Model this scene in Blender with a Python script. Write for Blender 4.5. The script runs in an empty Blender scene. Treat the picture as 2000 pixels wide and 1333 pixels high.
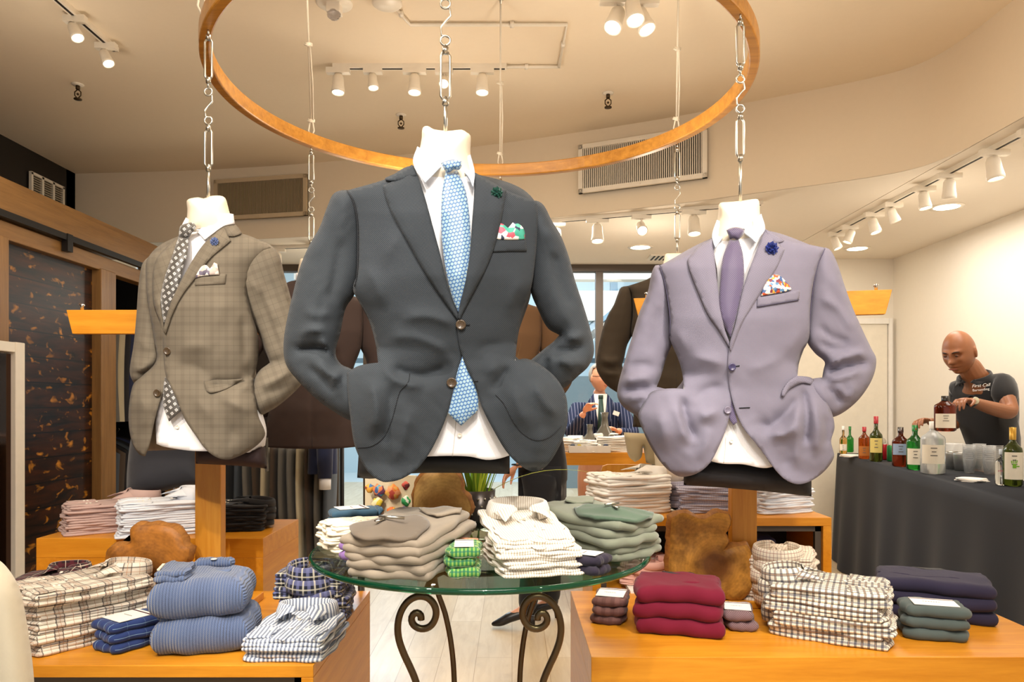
import bpy, bmesh, math, random
import numpy as np
from mathutils import Vector, Matrix
from mathutils.geometry import delaunay_2d_cdt
from math import pi, sin, cos, radians as R
random.seed(7)
S = bpy.context.scene
COL = S.collection
# ------------------------------------------------------------ camera, world, exposure
F, CX, CY, CZ = 1430.0, 1000.0, 790.0, 1.35      # focal length in px of a 2000 px wide frame, eye height
def P(px, py, d): return Vector(((px-CX)*d/F, d, CZ-(py-CY)*d/F))
cam_data = bpy.data.cameras.new('camera'); cam = bpy.data.objects.new('camera', cam_data); COL.objects.link(cam)
cam.location = (0, 0, CZ); cam.rotation_euler = (pi/2, 0, 0)
cam_data.sensor_width = 36; cam_data.lens = F*36/2000
cam_data.shift_y = (CY-666.5)/2000; cam_data.clip_start = 0.02
S.camera = cam
S.view_settings.view_transform = 'Standard'; S.view_settings.look = 'None'
S.view_settings.gamma = 1; S.view_settings.exposure = 0.3
W = bpy.data.worlds.new('world'); S.world = W; W.use_nodes = True
W.node_tree.nodes['Background'].inputs[0].default_value = (1.0, 0.97, 0.93, 1)
W.node_tree.nodes['Background'].inputs[1].default_value = 0.58
WARM = (1.0, 0.86, 0.68); NEUT = (1.0, 0.93, 0.84)
def area(name, loc, size, e, col, rot=(0, 0, 0), sy=None):
    l = bpy.data.lights.new(name, 'AREA'); l.energy = e; l.color = col; l.shape = 'RECTANGLE' if sy else 'DISK'; l.size = size
    if sy: l.size_y = sy
    o = bpy.data.objects.new(name, l); o.location = loc; o.rotation_euler = rot; COL.objects.link(o); return o
def spot(name, loc, tgt, e, col, ang=60, blend=.6, rad=.04):
    l = bpy.data.lights.new(name, 'SPOT'); l.energy = e; l.color = col; l.spot_size = R(ang); l.spot_blend = blend; l.shadow_soft_size = rad
    o = bpy.data.objects.new(name, l); o.location = loc; COL.objects.link(o)
    o.rotation_euler = (Vector(tgt)-Vector(loc)).to_track_quat('-Z', 'Y').to_euler(); return o
H, HL = 3.23, 2.66          # high ceiling, low ceiling
# broad area lights added under the ceilings for brightness, then the shop's track lamps
area('ceiling_fill_front', (0.2, -0.2, H-.06), 1.6, 62, NEUT)
area('ceiling_fill_middle', (-0.6, 2.6, H-.03), 1.0, 16, WARM)
area('ceiling_fill_low', (0.4, 5.9, HL-.03), 1.6, 40, NEUT)
area('ceiling_fill_bar', (2.85, 4.4, HL-.03), .5, 26, NEUT, sy=2.4)
spot('track_lamp_a', (-1.3, -.1, 3.1), (-.95, 2.5, 1.5), 175, NEUT, 44)
spot('track_lamp_b', (0.1, -.5, 3.1), (-.12, 1.9, 1.5), 85, NEUT, 40)
spot('track_lamp_c', (1.5, -.1, 3.1), (.75, 2.4, 1.5), 120, NEUT, 42)
spot('track_lamp_g', (-.95, 1.35, 3.15), (-.35, 1.9, 1.6), 70, NEUT, 50)
spot('track_lamp_h', (.75, 1.1, 3.15), (.75, 2.3, 1.5), 42, NEUT, 52)
spot('track_lamp_d', (-1.4, .8, 3.1), (-1.2, 2.3, .7), 120, WARM, 60)
spot('track_lamp_e', (1.3, .8, 3.1), (1.0, 2.4, .7), 120, WARM, 62)
spot('track_lamp_f', (0.1, .5, 3.1), (0, 1.9, .95), 75, NEUT, 46)
spot('daylight_street', (-2.5, 12.0, 3.8), (-.6, 4, 0.8), 500, (.85, .93, 1), 60, rad=.8)

def fill_point(name, loc, e, r=.12):  # added point light without a fixture, brightens the ceiling
    l = bpy.data.lights.new(name, 'POINT'); l.energy = e; l.color = (1, .88, .72); l.shadow_soft_size = r
    o = bpy.data.objects.new(name, l); o.location = loc; COL.objects.link(o); return o
for i_, (x_, y_, z_, e_) in enumerate(((-2.1, 3.3, 2.6, 5), (-.5, 3.9, 2.45, 9), (.53, 3.2, 2.45, 10), (1.4, 2.4, 2.5, 8), (-1.0, 1.8, 2.6, 6), (2.5, 4.4, 2.2, 4), (1.0, 5.3, 2.2, 7), (-1.4, 6.2, 2.2, 6))): fill_point('ceiling_point_fill', (x_, y_, z_), e_)
area('mall_fill', (0, 10.5, 5.2), 5, 420, (.88, .95, 1), sy=4)  # added area light, only there to brighten the mall behind the glass
# ------------------------------------------------------------ object helpers
def tag(o, label=None, cat=None, group=None, kind=None):
    if label: o['label'] = label
    if cat: o['category'] = cat
    if group: o['group'] = group
    if kind: o['kind'] = kind
    return o
def thing(name, label, cat, loc=(0, 0, 0), rz=0, group=None, rx=0, ry=0):
    o = bpy.data.objects.new(name, None); COL.objects.link(o); o.location = loc; o.rotation_euler = (rx, ry, rz)
    return tag(o, label, cat, group)
def wloc(p):
    v = Vector((0, 0, 0))
    while p: v += p.location; p = p.parent
    return v
def ob(name, bm, mat, parent=None, world=False, smooth=True, label=None, bevel=0, subsurf=0):
    if isinstance(bm, bmesh.types.BMesh):
        if world and parent: bmesh.ops.translate(bm, verts=bm.verts, vec=-wloc(parent))
        me = bpy.data.meshes.new(name)
        bmesh.ops.recalc_face_normals(bm, faces=bm.faces)
        for f in bm.faces: f.smooth = smooth
        bm.to_mesh(me); bm.free()
    else: me = bm
    me.materials.append(mat)
    o = bpy.data.objects.new(name, me); COL.objects.link(o)
    if parent: o.parent = parent
    if label: o['label'] = label
    if bevel:
        m = o.modifiers.new('bevel', 'BEVEL'); m.width = bevel; m.segments = 2; m.limit_method = 'ANGLE'; m.angle_limit = R(40)
        if smooth: m.harden_normals = False
    if subsurf:
        m = o.modifiers.new('sub', 'SUBSURF'); m.levels = subsurf; m.render_levels = subsurf
    return o
def dup(o, loc=None, rz=None, parent=None, label=None, group=None):
    c = o.copy(); COL.objects.link(c); c.parent = parent
    if loc is not None: c.location = loc
    if rz is not None: c.rotation_euler.z = rz
    if label: c['label'] = label
    if group: c['group'] = group
    for ch in list(o.children): dup(ch, parent=c)
    return c
def B(): return bmesh.new()
def box(bm, c, s, rz=0, M=None):
    r = bmesh.ops.create_cube(bm, size=1)['verts']
    for v in r: v.co = Vector((v.co.x*s[0], v.co.y*s[1], v.co.z*s[2]))
    m = Matrix.Translation(c) @ Matrix.Rotation(rz, 4, 'Z')
    if M: m = m @ M
    bmesh.ops.transform(bm, matrix=m, verts=r); return bm
def tube(bm, pts, r, seg=8, closed=False, caps=True):
    pts = [Vector(p) for p in pts]; n = len(pts); rs = r if isinstance(r, (list, tuple)) else [r]*n
    rings = []; up = None
    for i in range(n):
        if closed: t = pts[(i+1) % n]-pts[i-1]
        else: t = pts[min(i+1, n-1)]-pts[max(i-1, 0)]
        t.normalize()
        if up is None:
            up = Vector((0, 0, 1)) if abs(t.z) < .9 else Vector((1, 0, 0))
        a = t.cross(up)
        if a.length < 1e-6: a = t.orthogonal()
        a.normalize(); up = a.cross(t).normalized()
        rings.append([bm.verts.new(pts[i]+rs[i]*(cos(2*pi*k/seg)*a+sin(2*pi*k/seg)*up)) for k in range(seg)])
    for i in range(n if closed else n-1):
        A, Bq = rings[i], rings[(i+1) % n]
        for k in range(seg): bm.faces.new((A[k], A[(k+1) % seg], Bq[(k+1) % seg], Bq[k]))
    if caps and not closed: bm.faces.new(rings[0]); bm.faces.new(rings[-1][::-1])
    return bm
def lathe(bm, prof, c=(0, 0, 0), seg=24, M=None, sx=1, sy=1):
    rings = []; new = []
    for r, z in prof:
        if r < 1e-6: v = bm.verts.new((0, 0, z)); rings.append([v]); new.append(v)
        else:
            g = [bm.verts.new((r*cos(2*pi*k/seg)*sx, r*sin(2*pi*k/seg)*sy, z)) for k in range(seg)]; rings.append(g); new += g
    for a, b in zip(rings, rings[1:]):
        for k in range(seg):
            k2 = (k+1) % seg
            if len(a) == 1 and len(b) == 1: continue
            if len(a) == 1: bm.faces.new((a[0], b[k2], b[k]))
            elif len(b) == 1: bm.faces.new((a[k], a[k2], b[0]))
            else: bm.faces.new((a[k], a[k2], b[k2], b[k]))
    m = Matrix.Translation(c) @ (M or Matrix())
    bmesh.ops.transform(bm, matrix=m, verts=new); return bm
def ball(bm, c, r, sc=(1, 1, 1), seg=12):
    v = bmesh.ops.create_uvsphere(bm, u_segments=seg, v_segments=max(6, seg*2//3), radius=r)['verts']
    bmesh.ops.transform(bm, matrix=Matrix.Translation(c) @ Matrix.Diagonal((*sc, 1)), verts=v); return bm
def prism(bm, pts, h, M=None):
    """extrude a plan polygon (x,y) from z=0 to z=h"""
    a = [bm.verts.new((p[0], p[1], 0)) for p in pts]; b = [bm.verts.new((p[0], p[1], h)) for p in pts]
    bm.faces.new(a[::-1]); bm.faces.new(b); n = len(pts)
    for i in range(n): bm.faces.new((a[i], a[(i+1) % n], b[(i+1) % n], b[i]))
    if M: bmesh.ops.transform(bm, matrix=M, verts=a+b)
    return bm
def quad(bm, *p): return bm.faces.new([bm.verts.new(x) for x in p])

# ------------------------------------------------------------ materials
def hexc(h):
    h = h.lstrip('#'); o = []
    for i in (0, 2, 4):
        v = int(h[i:i+2], 16)/255; o.append(v/12.92 if v <= .04045 else ((v+.055)/1.055)**2.4)
    return (*o, 1)
class Mt:
    def __init__(s, name, rough=.8, spec=.5, metal=0):
        s.m = bpy.data.materials.new(name); s.m.use_nodes = True; s.t = s.m.node_tree; s.n = s.t.nodes
        s.b = s.n['Principled BSDF']; s.b.inputs['Roughness'].default_value = rough
        s.b.inputs['Specular IOR Level'].default_value = spec; s.b.inputs['Metallic'].default_value = metal
    def lk(s, a, b): s.t.links.new(a, b)
    def put(s, sock, v):
        if hasattr(v, 'is_linked') or hasattr(v, 'links'): s.lk(v, sock)
        else: sock.default_value = v
    def math(s, op, a, b=None, c=None):
        n = s.n.new('ShaderNodeMath'); n.operation = op; s.put(n.inputs[0], a)
        if b is not None: s.put(n.inputs[1], b)
        if c is not None: s.put(n.inputs[2], c)
        return n.outputs[0]
    def coord(s, kind='Object', scale=(1, 1, 1), rot=(0, 0, 0)):
        c = s.n.new('ShaderNodeTexCoord'); m = s.n.new('ShaderNodeMapping'); m.inputs['Scale'].default_value = scale; m.inputs['Rotation'].default_value = rot
        s.lk(c.outputs[kind], m.inputs[0]); return m.outputs[0]
    def sep(s, v):
        n = s.n.new('ShaderNodeSeparateXYZ'); s.lk(v, n.inputs[0]); return n.outputs
    def noise(s, v, scale, detail=2, rough=.5, dist=0):
        n = s.n.new('ShaderNodeTexNoise'); s.lk(v, n.inputs['Vector']); n.inputs['Scale'].default_value = scale
        n.inputs['Detail'].default_value = detail; n.inputs['Roughness'].default_value = rough; n.inputs['Distortion'].default_value = dist; return n.outputs[0]
    def mix(s, f, a, b, mode='MIX'):
        n = s.n.new('ShaderNodeMix'); n.data_type = 'RGBA'; n.blend_type = mode
        s.put(n.inputs[0], f); s.put(n.inputs[6], a); s.put(n.inputs[7], b); return n.outputs[2]
    def ramp(s, f, lo, hi):
        n = s.n.new('ShaderNodeMapRange'); s.lk(f, n.inputs[0]); n.inputs[1].default_value = lo; n.inputs[2].default_value = hi; return n.outputs[0]
    def stripe(s, u, period, width, off=0):
        f = s.math('FRACT', s.math('ADD', s.math('DIVIDE', u, period), off+100))
        d = s.math('ABSOLUTE', s.math('SUBTRACT', f, .5))
        return s.math('LESS_THAN', d, width/period/2)
    def bump(s, h, strength=.3, dist=.002):
        n = s.n.new('ShaderNodeBump'); n.inputs['Strength'].default_value = strength; n.inputs['Distance'].default_value = dist
        s.lk(h, n.inputs['Height']); s.lk(n.outputs[0], s.b.inputs['Normal'])
    def base(s, c): s.put(s.b.inputs['Base Color'], c); return s
def plain(name, col, rough=.6, metal=0, spec=.5, var=.06, trans=0, emit=None, est=1, scale=20):
    m = Mt(name, rough, spec, metal); c = hexc(col)
    if var:
        v = m.coord(); f = m.noise(v, scale, 3)
        m.base(m.mix(f, tuple(x*(1-var) for x in c[:3])+(1,), tuple(min(1, x*(1+var)) for x in c[:3])+(1,)))
    else: m.base(c)
    if trans: m.b.inputs['Transmission Weight'].default_value = trans
    if emit: m.b.inputs['Emission Color'].default_value = hexc(emit); m.b.inputs['Emission Strength'].default_value = est
    return m.m
def cloth(name, col, col2=None, weave=.004, amt=.5, plaid=(), rough=.85, bump=.25, sheen=.15, mottle=.08, rib=None, diag=False):
    """woven cloth on the UV map (metres); plaid = (axis, period, width, colour, offset, alpha)"""
    m = Mt(name, rough, .25); c = hexc(col); uv = m.coord('UV'); x, y, z = m.sep(uv)
    k = 2*pi/weave
    if diag: a = m.math('SINE', m.math('MULTIPLY', m.math('ADD', x, y), k)); wv = m.math('MULTIPLY_ADD', a, .5, .5)
    else:
        a = m.math('SINE', m.math('MULTIPLY', x, k)); b = m.math('SINE', m.math('MULTIPLY', y, k))
        wv = m.math('MULTIPLY_ADD', m.math('MULTIPLY', a, b), .5, .5)
    out = c
    if col2: out = m.mix(m.math('MULTIPLY', wv, amt), c, hexc(col2))
    for ax, per, wd, pc, off, al in plaid:
        u = {'x': x, 'y': y}[ax]
        out = m.mix(m.math('MULTIPLY', m.stripe(u, per, wd, off), al), out, hexc(pc))
    f = m.ramp(m.noise(uv, 9, 3), .3, .7)
    out = m.mix(m.math('MULTIPLY', f, mottle), out, (0, 0, 0, 1)); m.base(out)
    h = wv
    if rib: h = m.math('MULTIPLY_ADD', m.math('SINE', m.math('MULTIPLY', {'x': x, 'y': y}[rib[0]], 2*pi/rib[1])), 1.0, m.math('MULTIPLY', wv, .3))
    else: h = m.math('ADD', wv, m.math('MULTIPLY', m.noise(uv, 60, 3), 1.2))
    m.bump(h, bump, .0012 if not rib else .003)
    m.b.inputs['Sheen Weight'].default_value = sheen; m.b.inputs['Sheen Roughness'].default_value = .5
    return m.m
def wood(name, a, b, rough=.35, axis='x', scale=1, dark=None, bump=.08):
    m = Mt(name, rough, .4); sc = {'x': (1.2, 14, 14), 'y': (14, 1.2, 14), 'z': (14, 14, 1.2)}[axis]
    v = m.coord('Object', tuple(q*scale for q in sc)); n = m.noise(v, 2.2, 6, .6, .4); n2 = m.noise(v, 9, 4, .7)
    f = m.ramp(m.math('ADD', m.math('MULTIPLY', n, .75), m.math('MULTIPLY', n2, .25)), .32, .68)
    m.base(m.mix(f, hexc(a), hexc(b))); m.bump(n2, bump, .001); return m.m
def glass(name, col, rough=.02, ior=1.45, trans=1.0):
    m = Mt(name, rough); m.base(hexc(col)); m.b.inputs['Transmission Weight'].default_value = trans; m.b.inputs['IOR'].default_value = ior; return m.m
def thin_glass(name, tint, ior=1.45):
    m = Mt(name, .0); t_ = m.n.new('ShaderNodeBsdfTransparent'); t_.inputs[0].default_value = hexc(tint); g_ = m.n.new('ShaderNodeBsdfGlossy'); g_.inputs['Roughness'].default_value = .01
    f_ = m.n.new('ShaderNodeFresnel'); f_.inputs[0].default_value = ior; x_ = m.n.new('ShaderNodeMixShader'); m.lk(m.math('MULTIPLY', f_.outputs[0], .75), x_.inputs[0]); m.lk(t_.outputs[0], x_.inputs[1]); m.lk(g_.outputs[0], x_.inputs[2]); m.lk(x_.outputs[0], m.n['Material Output'].inputs[0]); return m.m
OAK = wood('oak_veneer', '#c27a16', '#dc972a'); OAKY = wood('oak_veneer_deep', '#c27a16', '#dc972a', axis='y')
OAKZ = wood('oak_veneer_upright', '#b8741f', '#d09234', axis='z')
OAKP = wood('oak_wardrobe', '#7d5a33', '#9c7444', axis='z'); OAKB = wood('oak_wardrobe_beam', '#7d5a33', '#9c7444', axis='y')
WHITE = plain('white_paint', '#eeeae2', .6); METW = plain('white_enamel', '#efe6d6', .35)
STEEL = plain('zinc_steel', '#c9c5ba', .28, metal=1, var=.03); CHROME = plain('chrome', '#d8d8d6', .12, metal=1, var=0)
DARKM = plain('dark_steel', '#2b2826', .5, metal=.6); BLACKC = cloth('black_cloth', '#1b1a1c', '#262528')
ROPE = plain('white_rope', '#e3d9c6', .8); IRON = plain('aged_bronze_iron', '#5a4a36', .32, metal=.85, var=.35, scale=14)
GLOW = plain('lamp_glow', '#ffffff', .5, var=0, emit='#fff0d0', est=14)
PEARL = plain('pearl_button', '#efe8da', .25, var=.02); CARD = plain('label_card', '#f3efe8', .6, var=.02)
CARDINK = plain('label_print', '#6a6660', .7, var=0)
# ------------------------------------------------------------ the room
def struct(name, bm, mat, smooth=False, bevel=0): return tag(ob(name, bm, mat, smooth=smooth, bevel=bevel), kind='structure')
m = Mt('floor_planks', .3, .4)
v = m.coord('Object', (1, 1, 1)); br = m.n.new('ShaderNodeTexBrick'); rot = m.coord('Object', (1, 1, 1), (0, 0, pi/2)); m.lk(rot, br.inputs[0])
br.inputs['Scale'].default_value = 1; br.inputs['Brick Width'].default_value = 1.3; br.inputs['Row Height'].default_value = .19; br.inputs['Mortar Size'].default_value = .0018
br.inputs['Color1'].default_value = hexc('#dccaae'); br.inputs['Color2'].default_value = hexc('#cdb896'); br.inputs['Mortar'].default_value = hexc('#a88c66')
g = m.noise(m.coord('Object', (9, 1.1, 1)), 3, 6, .62, .8); g2 = m.noise(m.coord('Object', (3, .9, 1)), 2.2, 3, .6, 1)
c1 = m.mix(m.math('MULTIPLY', m.ramp(g, .42, .72), .45), br.outputs[0], hexc('#b59a74'))
m.base(m.mix(m.math('MULTIPLY', m.ramp(g2, .55, .75), .35), c1, hexc('#a4855c'))); FLOORM = m.m
struct('floor', box(B(), (0, 5.2, -.03), (9, 15, .06)), FLOORM)
def paint(name, a, sc=30, rough=.75):
    m = Mt(name, rough, .3); v = m.coord(); n = m.noise(v, sc, 3); m.base(m.mix(n, tuple(q*.97 for q in hexc(a)[:3])+(1,), hexc(a))); m.bump(n, .12, .004); return m.m
CEIL = paint('ceiling_paint', '#efdfc6'); LOWC = paint('low_ceiling_paint', '#ece2d2'); WALLP = paint('wall_paint', '#ece4d6')
struct('ceiling', box(B(), (0, 2.2, H+.03), (7.6, 7.9, .06)), CEIL)
# curved bulkhead between the high and the low ceiling
bk = [(-3.6, 5.97), (-2.4, 5.88), (-1.2, 5.63), (-.18, 5.32), (.46, 5.06), (1.09, 4.78), (1.57, 4.5), (2.0, 4.27), (2.25, 4.08), (2.33, 3.8), (2.33, 3.3), (2.33, -1.6)]
for _ in range(3):      # round the bulkhead into a smooth sweep
    q_ = [bk[0]]
    for (xa, ya), (xb, yb) in zip(bk, bk[1:]): q_ += [(xa*.75+xb*.25, ya*.75+yb*.25), (xa*.25+xb*.75, ya*.25+yb*.75)]
    bk = q_+[bk[-1]]
bm = B(); n = len(bk); lo = [bm.verts.new((x, y, HL)) for x, y in bk]; hi = [bm.verts.new((x, y, H)) for x, y in bk]
for i in range(n-1):
    bm.faces.new((lo[i], lo[i+1], hi[i+1], hi[i])); 
struct('wall_bulkhead', bm, CEIL, smooth=True)
# low ceiling: polygon outside the bulkhead
bm = B()
for (xa, ya), (xb, yb) in zip(bk, bk[1:]):
    if xb > xa+1e-3: prism(bm, [(xa, ya+.012), (xb, yb+.012), (xb, 6.95), (xa, 6.95)], .05, Matrix.Translation((0, 0, HL)))
prism(bm, [(2.336, -1.6), (3.55, -1.6), (3.55, 6.95), (2.336, 6.95)], .05, Matrix.Translation((0, 0, HL))); struct('ceiling_low', bm, LOWC)
struct('wall_right', box(B(), (3.49, 2.6, 1.35), (.1, 8.6, 2.7)), WALLP)
struct('wall_left', box(B(), (-3.61, 2.3, 1.62), (.1, 7.8, 3.3)), plain('dark_wall', '#17110d', .5))
struct('wall_left_back', box(B(), (-3.61, 6.4, 1.62), (.1, 1.1, 3.3)), WALLP)
struct('wall_back_right', box(B(), (2.53, 6.65, 1.33), (2.0, .1, 2.66)), WALLP)
# door in the right back wall
bm = B(); box(bm, (2.95, 6.59, 1.04), (.84, .04, 2.08)); door = struct('door_1', bm, plain('door_paint', '#e9e1d0', .5), bevel=.004)
bm = B(); box(bm, (3.39, 6.58, 1.06), (.03, .06, 2.12)); box(bm, (2.51, 6.58, 1.06), (.03, .06, 2.12)); box(bm, (2.95, 6.58, 2.095), (.846, .06, .05)); struct('trim_door', bm, WHITE)
bm = B(); lathe(bm, [(0, 0), (.033, 0), (.033, .008), (.014, .012), (.014, .04), (.03, .045), (.034, .06), (.028, .078), (0, .082)], (3.29, 6.57, 1.02), 20, Matrix.Rotation(pi/2, 4, 'X'))
ob('door_knob', bm, CHROME, door, label='round chrome door knob')
# glazed shop front at the back
FR = plain('bronze_frame', '#4a3d30', .5); bm = B()
for x in (-3.3, -1.93, -1.66, -1.36, -.62, .1, .82, 1.48): box(bm, (x, 6.9, 1.33), (.07, .08, 2.66))
box(bm, (-.9, 6.9, .05), (5.2, .1, .1)); box(bm, (-.9, 6.9, 2.63), (5.2, .1, .07)); struct('window_1', bm, FR)
struct('window_pane', box(B(), (-.9, 6.9, 1.35), (4.9, .012, 2.5)), thin_glass('clear_pane', '#f4f9fb', 1.3))
# the mall beyond the glass
MALLW = paint('mall_wall', '#c7dce6'); MALLD = plain('mall_steel', '#5d7686', .5); MALLF = plain('mall_floor', '#cfd8dc', .35)
struct('floor_mall', box(B(), (0, 11, -.04), (16, 8.1, .06)), MALLF)
struct('wall_mall', box(B(), (0, 14.6, 2.6), (16, .1, 5.4)), MALLW)
bm = B(); box(bm, (2.2, 12.4, 3.0), (3.6, .3, .5)); box(bm, (.4, 11.2, 3.3), (7.4, .25, .12)); struct('trim_mall', bm, WHITE)
bm = B()
for x in (-3.6, -1.4, .9, 1.75, 2.3): box(bm, (x, 12.6, 2.6), (.12, .12, 5.2))
box(bm, (0, 12.6, 2.1), (9, .1, .08)); struct('trim_mall_posts', bm, MALLD)
bm = B(); tube(bm, [(1.0, 12.3, 2.3), (3.2, 12.3, 4.1)], .12, 4); struct('trim_mall_stair', bm, MALLD)
struct('wall_mall_low', box(B(), (1.6, 11.8, .9), (2.6, .1, 1.8)), plain('mall_shopfront', '#7c8f9a', .3))
# skirting
struct('baseboard_right', box(B(), (3.43, 2.6, .06), (.02, 8.4, .12)), WHITE)

# air grilles
def grille(name, label, a, b, z0, z1, mslat, fr, n, dark='#14100c', fw=.03, off=.02):
    """grille between plan points a and b"""
    a, b = Vector((*a, 0)), Vector((*b, 0)); L = (b-a).length; ang = math.atan2(b.y-a.y, b.x-a.x); h = z1-z0
    t = thing(name, label, 'air vent', ((a.x+b.x)/2, (a.y+b.y)/2, z0), ang)
    ob('backing', box(B(), (0, 0, h/2), (L, .008, h)), plain(name+'_dark', dark, .8), t, smooth=False)
    bm = B(); box(bm, (0, -.012, fw/2), (L, .025, fw)); box(bm, (0, -.012, h-fw/2), (L, .025, fw)); box(bm, (-L/2+fw/2, -.012, h/2), (fw, .025, h)); box(bm, (L/2-fw/2, -.012, h/2), (fw, .025, h))
    for x in (-L/2+fw/2, 0, L/2-fw/2):
        for z in (fw/2, h-fw/2): ball(bm, (x, -.026, z), .004)
    ob('frame', bm, fr, t, smooth=False); bm = B(); w = L-2*fw
    for i in range(n): box(bm, (-w/2+(i+.5)*w/n, -.012, h/2), (w/n*.42, .014, h-2*fw))
    ob('louvre', bm, mslat, t, smooth=False); return t
grille('return_air_vent', 'large cream louvred air vent on the bulkhead, crossed by the hanging ring', (.462, 5.02), (1.245, 4.66), 2.79, 3.12, METW, METW, 58)
grille('return_air_vent', 'brownish louvred air vent on the bulkhead behind the chain of the left grey-brown suit', (-2.36, 5.83), (-1.58, 5.67), 2.81, 3.13, plain('tan_louvre', '#a8967a', .5), plain('tan_frame', '#c9b596', .5), 62)
t = thing('wall_vent', 'small white three-panel register high on the dark left wall', 'air vent', (-3.54, 5.58, 2.85))
bm = B(); 
for yy in (-.19, -.065, .065, .19): box(bm, (0, yy, .105), (.02, .022, .21))
box(bm, (0, 0, .005), (.02, .4, .025)); box(bm, (0, 0, .205), (.02, .4, .02)); ob('frame', bm, METW, t, smooth=False)
bm = B()
for i in range(11): box(bm, (.002, 0, .022+i*.0172), (.012, .37, .008))
ob('louvre', bm, plain('grey_louvre', '#a79c88', .5), t, smooth=False)

# left wardrobe wall
bm = B(); box(bm, (-2.62, 3.5, 2.40), (.09, 4.4, .15)); ob_ = thing('wardrobe', 'oak framed open wardrobe along the left wall with burnt wood panels', 'wardrobe', (-2.6, 3.7, 0))
ob('top_beam', bm, OAKB, ob_, True, bevel=.005, smooth=False)
ob('lower_beam', box(B(), (-2.615, 3.5, 2.235), (.08, 4.4, .09)), OAKB, ob_, True, bevel=.004, smooth=False)
bm = B(); box(bm, (-2.552, 3.5, 2.305), (.03, 4.4, .035))
for y in (3.1, 4.2, 5.2): box(bm, (-2.55, y, 2.275), (.035, .05, .10))
ob('sliding_rail', bm, DARKM, ob_, True, smooth=False)
for y in (3.65, 4.66, 5.68): ob('post', box(B(), (-2.61, y, 1.1), (.09, .17, 2.2)), OAKP, ob_, True, bevel=.004, smooth=False)
ob('top_panel', box(B(), (-3.08, 3.5, 2.49), (.98, 4.4, .03)), OAKB, ob_, True, smooth=False)
m = Mt('burnt_planks', .38, .5); v = m.coord('Object'); x, y, z = m.sep(v)
n = m.noise(m.coord('Object', (1, 1.0, 7)), 3, 5, .6, .6); kn = m.noise(m.coord('Object', (1, 5, 8.0)), 2.4, 2, .5, .5)
c1 = m.mix(m.ramp(n, .35, .75), hexc('#0c0604'), hexc('#4a240a'))
c1 = m.mix(m.ramp(kn, .60, .76), c1, hexc('#c88422')); c1 = m.mix(m.stripe(z, .14, .008), c1, hexc('#020101')); m.base(c1); m.bump(n, .2, .004); BURNT = m.m
ob('back_panel', box(B(), (-3.5, 3.8, 1.22), (.04, 4.2, 2.44)), BURNT, ob_, True, smooth=False)
ob('side_panel', box(B(), (-2.98, 5.76, 1.2), (.98, .04, 2.36)), plain('dark_side', '#120d0a', .6), ob_, True, smooth=False)
ob('panel', box(B(), (-2.64, 4.15, 1.1), (.03, .85, 2.19)), BURNT, ob_, True, smooth=False)
# white mirror frame leaning in front of the burnt panel
t = thing('mirror', 'tall white framed mirror standing against the dark wood at far left edge', 'mirror', (-2.5, 3.62, 0))
bm = B(); box(bm, (-2.5, 3.68, .83), (.06, .07, 1.66)); box(bm, (-2.5, 3.2025, 1.633), (.06, .880, .05)); box(bm, (-2.5, 2.73, .83), (.06, .06, 1.66)); ob('frame', bm, METW, t, True, bevel=.004, smooth=False)
ob('mirror_glass', box(B(), (-2.505, 3.2, .81), (.02, .9, 1.58)), plain('mirror_dark', '#4c3426', .08, metal=.9, var=0), t, True, smooth=False)

# ------------------------------------------------------------ garments on the wardrobe rails
def hanging_garment(mat, w, h, th, seed):
    rnd = random.Random(seed); bm = B(); nz, nx = 12, 10; V = {}
    for s in (-1, 1):
        for i in range(nx+1):
            for j in range(nz+1):
                u = -1+2*i/nx; t = j/nz
                ww = w/2*(1-.05*sin(t*3)); sh = .11*abs(u)**1.6
                z = -sh*(1-t)-h*t
                e = math.sqrt(max(0, 1-abs(u)**4)); y = s*th/2*e*(.55+.45*min(1, t*4))+.006*sin(u*7+seed)+.008*sin(t*5+seed*2)*t
                V[s, i, j] = bm.verts.new((u*ww, y, z))
    for s in (-1, 1):
        for i in range(nx):
            for j in range(nz): bm.faces.new((V[s, i, j], V[s, i+1, j], V[s, i+1, j+1], V[s, i, j+1]))
    bmesh.ops.remove_doubles(bm, verts=bm.verts, dist=.0008)
    return bm
def hook(bm, x=0, z0=0):
    tube(bm, [(x, 0, z0-.015), (x, 0, z0+.03), (x+.012, 0, z0+.04), (x+.018, 0, z0+.052), (x+.010, 0, z0+.066), (x-.004, 0, z0+.068), (x-.012, 0, z0+.06)], .0022, 6); return bm
gc = {k: cloth('garment_'+k, c, c2) for k, c, c2 in (('olive', '#5c5a3a', '#4a4a30'), ('navy', '#2b3250', '#222842'), ('grey', '#6a665f', '#545048'), ('black', '#1c1b1e', '#2a292c'), ('slate', '#434a52', '#353b42'), ('brown', '#4a3c30', '#3b2f26'), ('cream', '#b8ac90', '#a89a7c'))}
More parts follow.
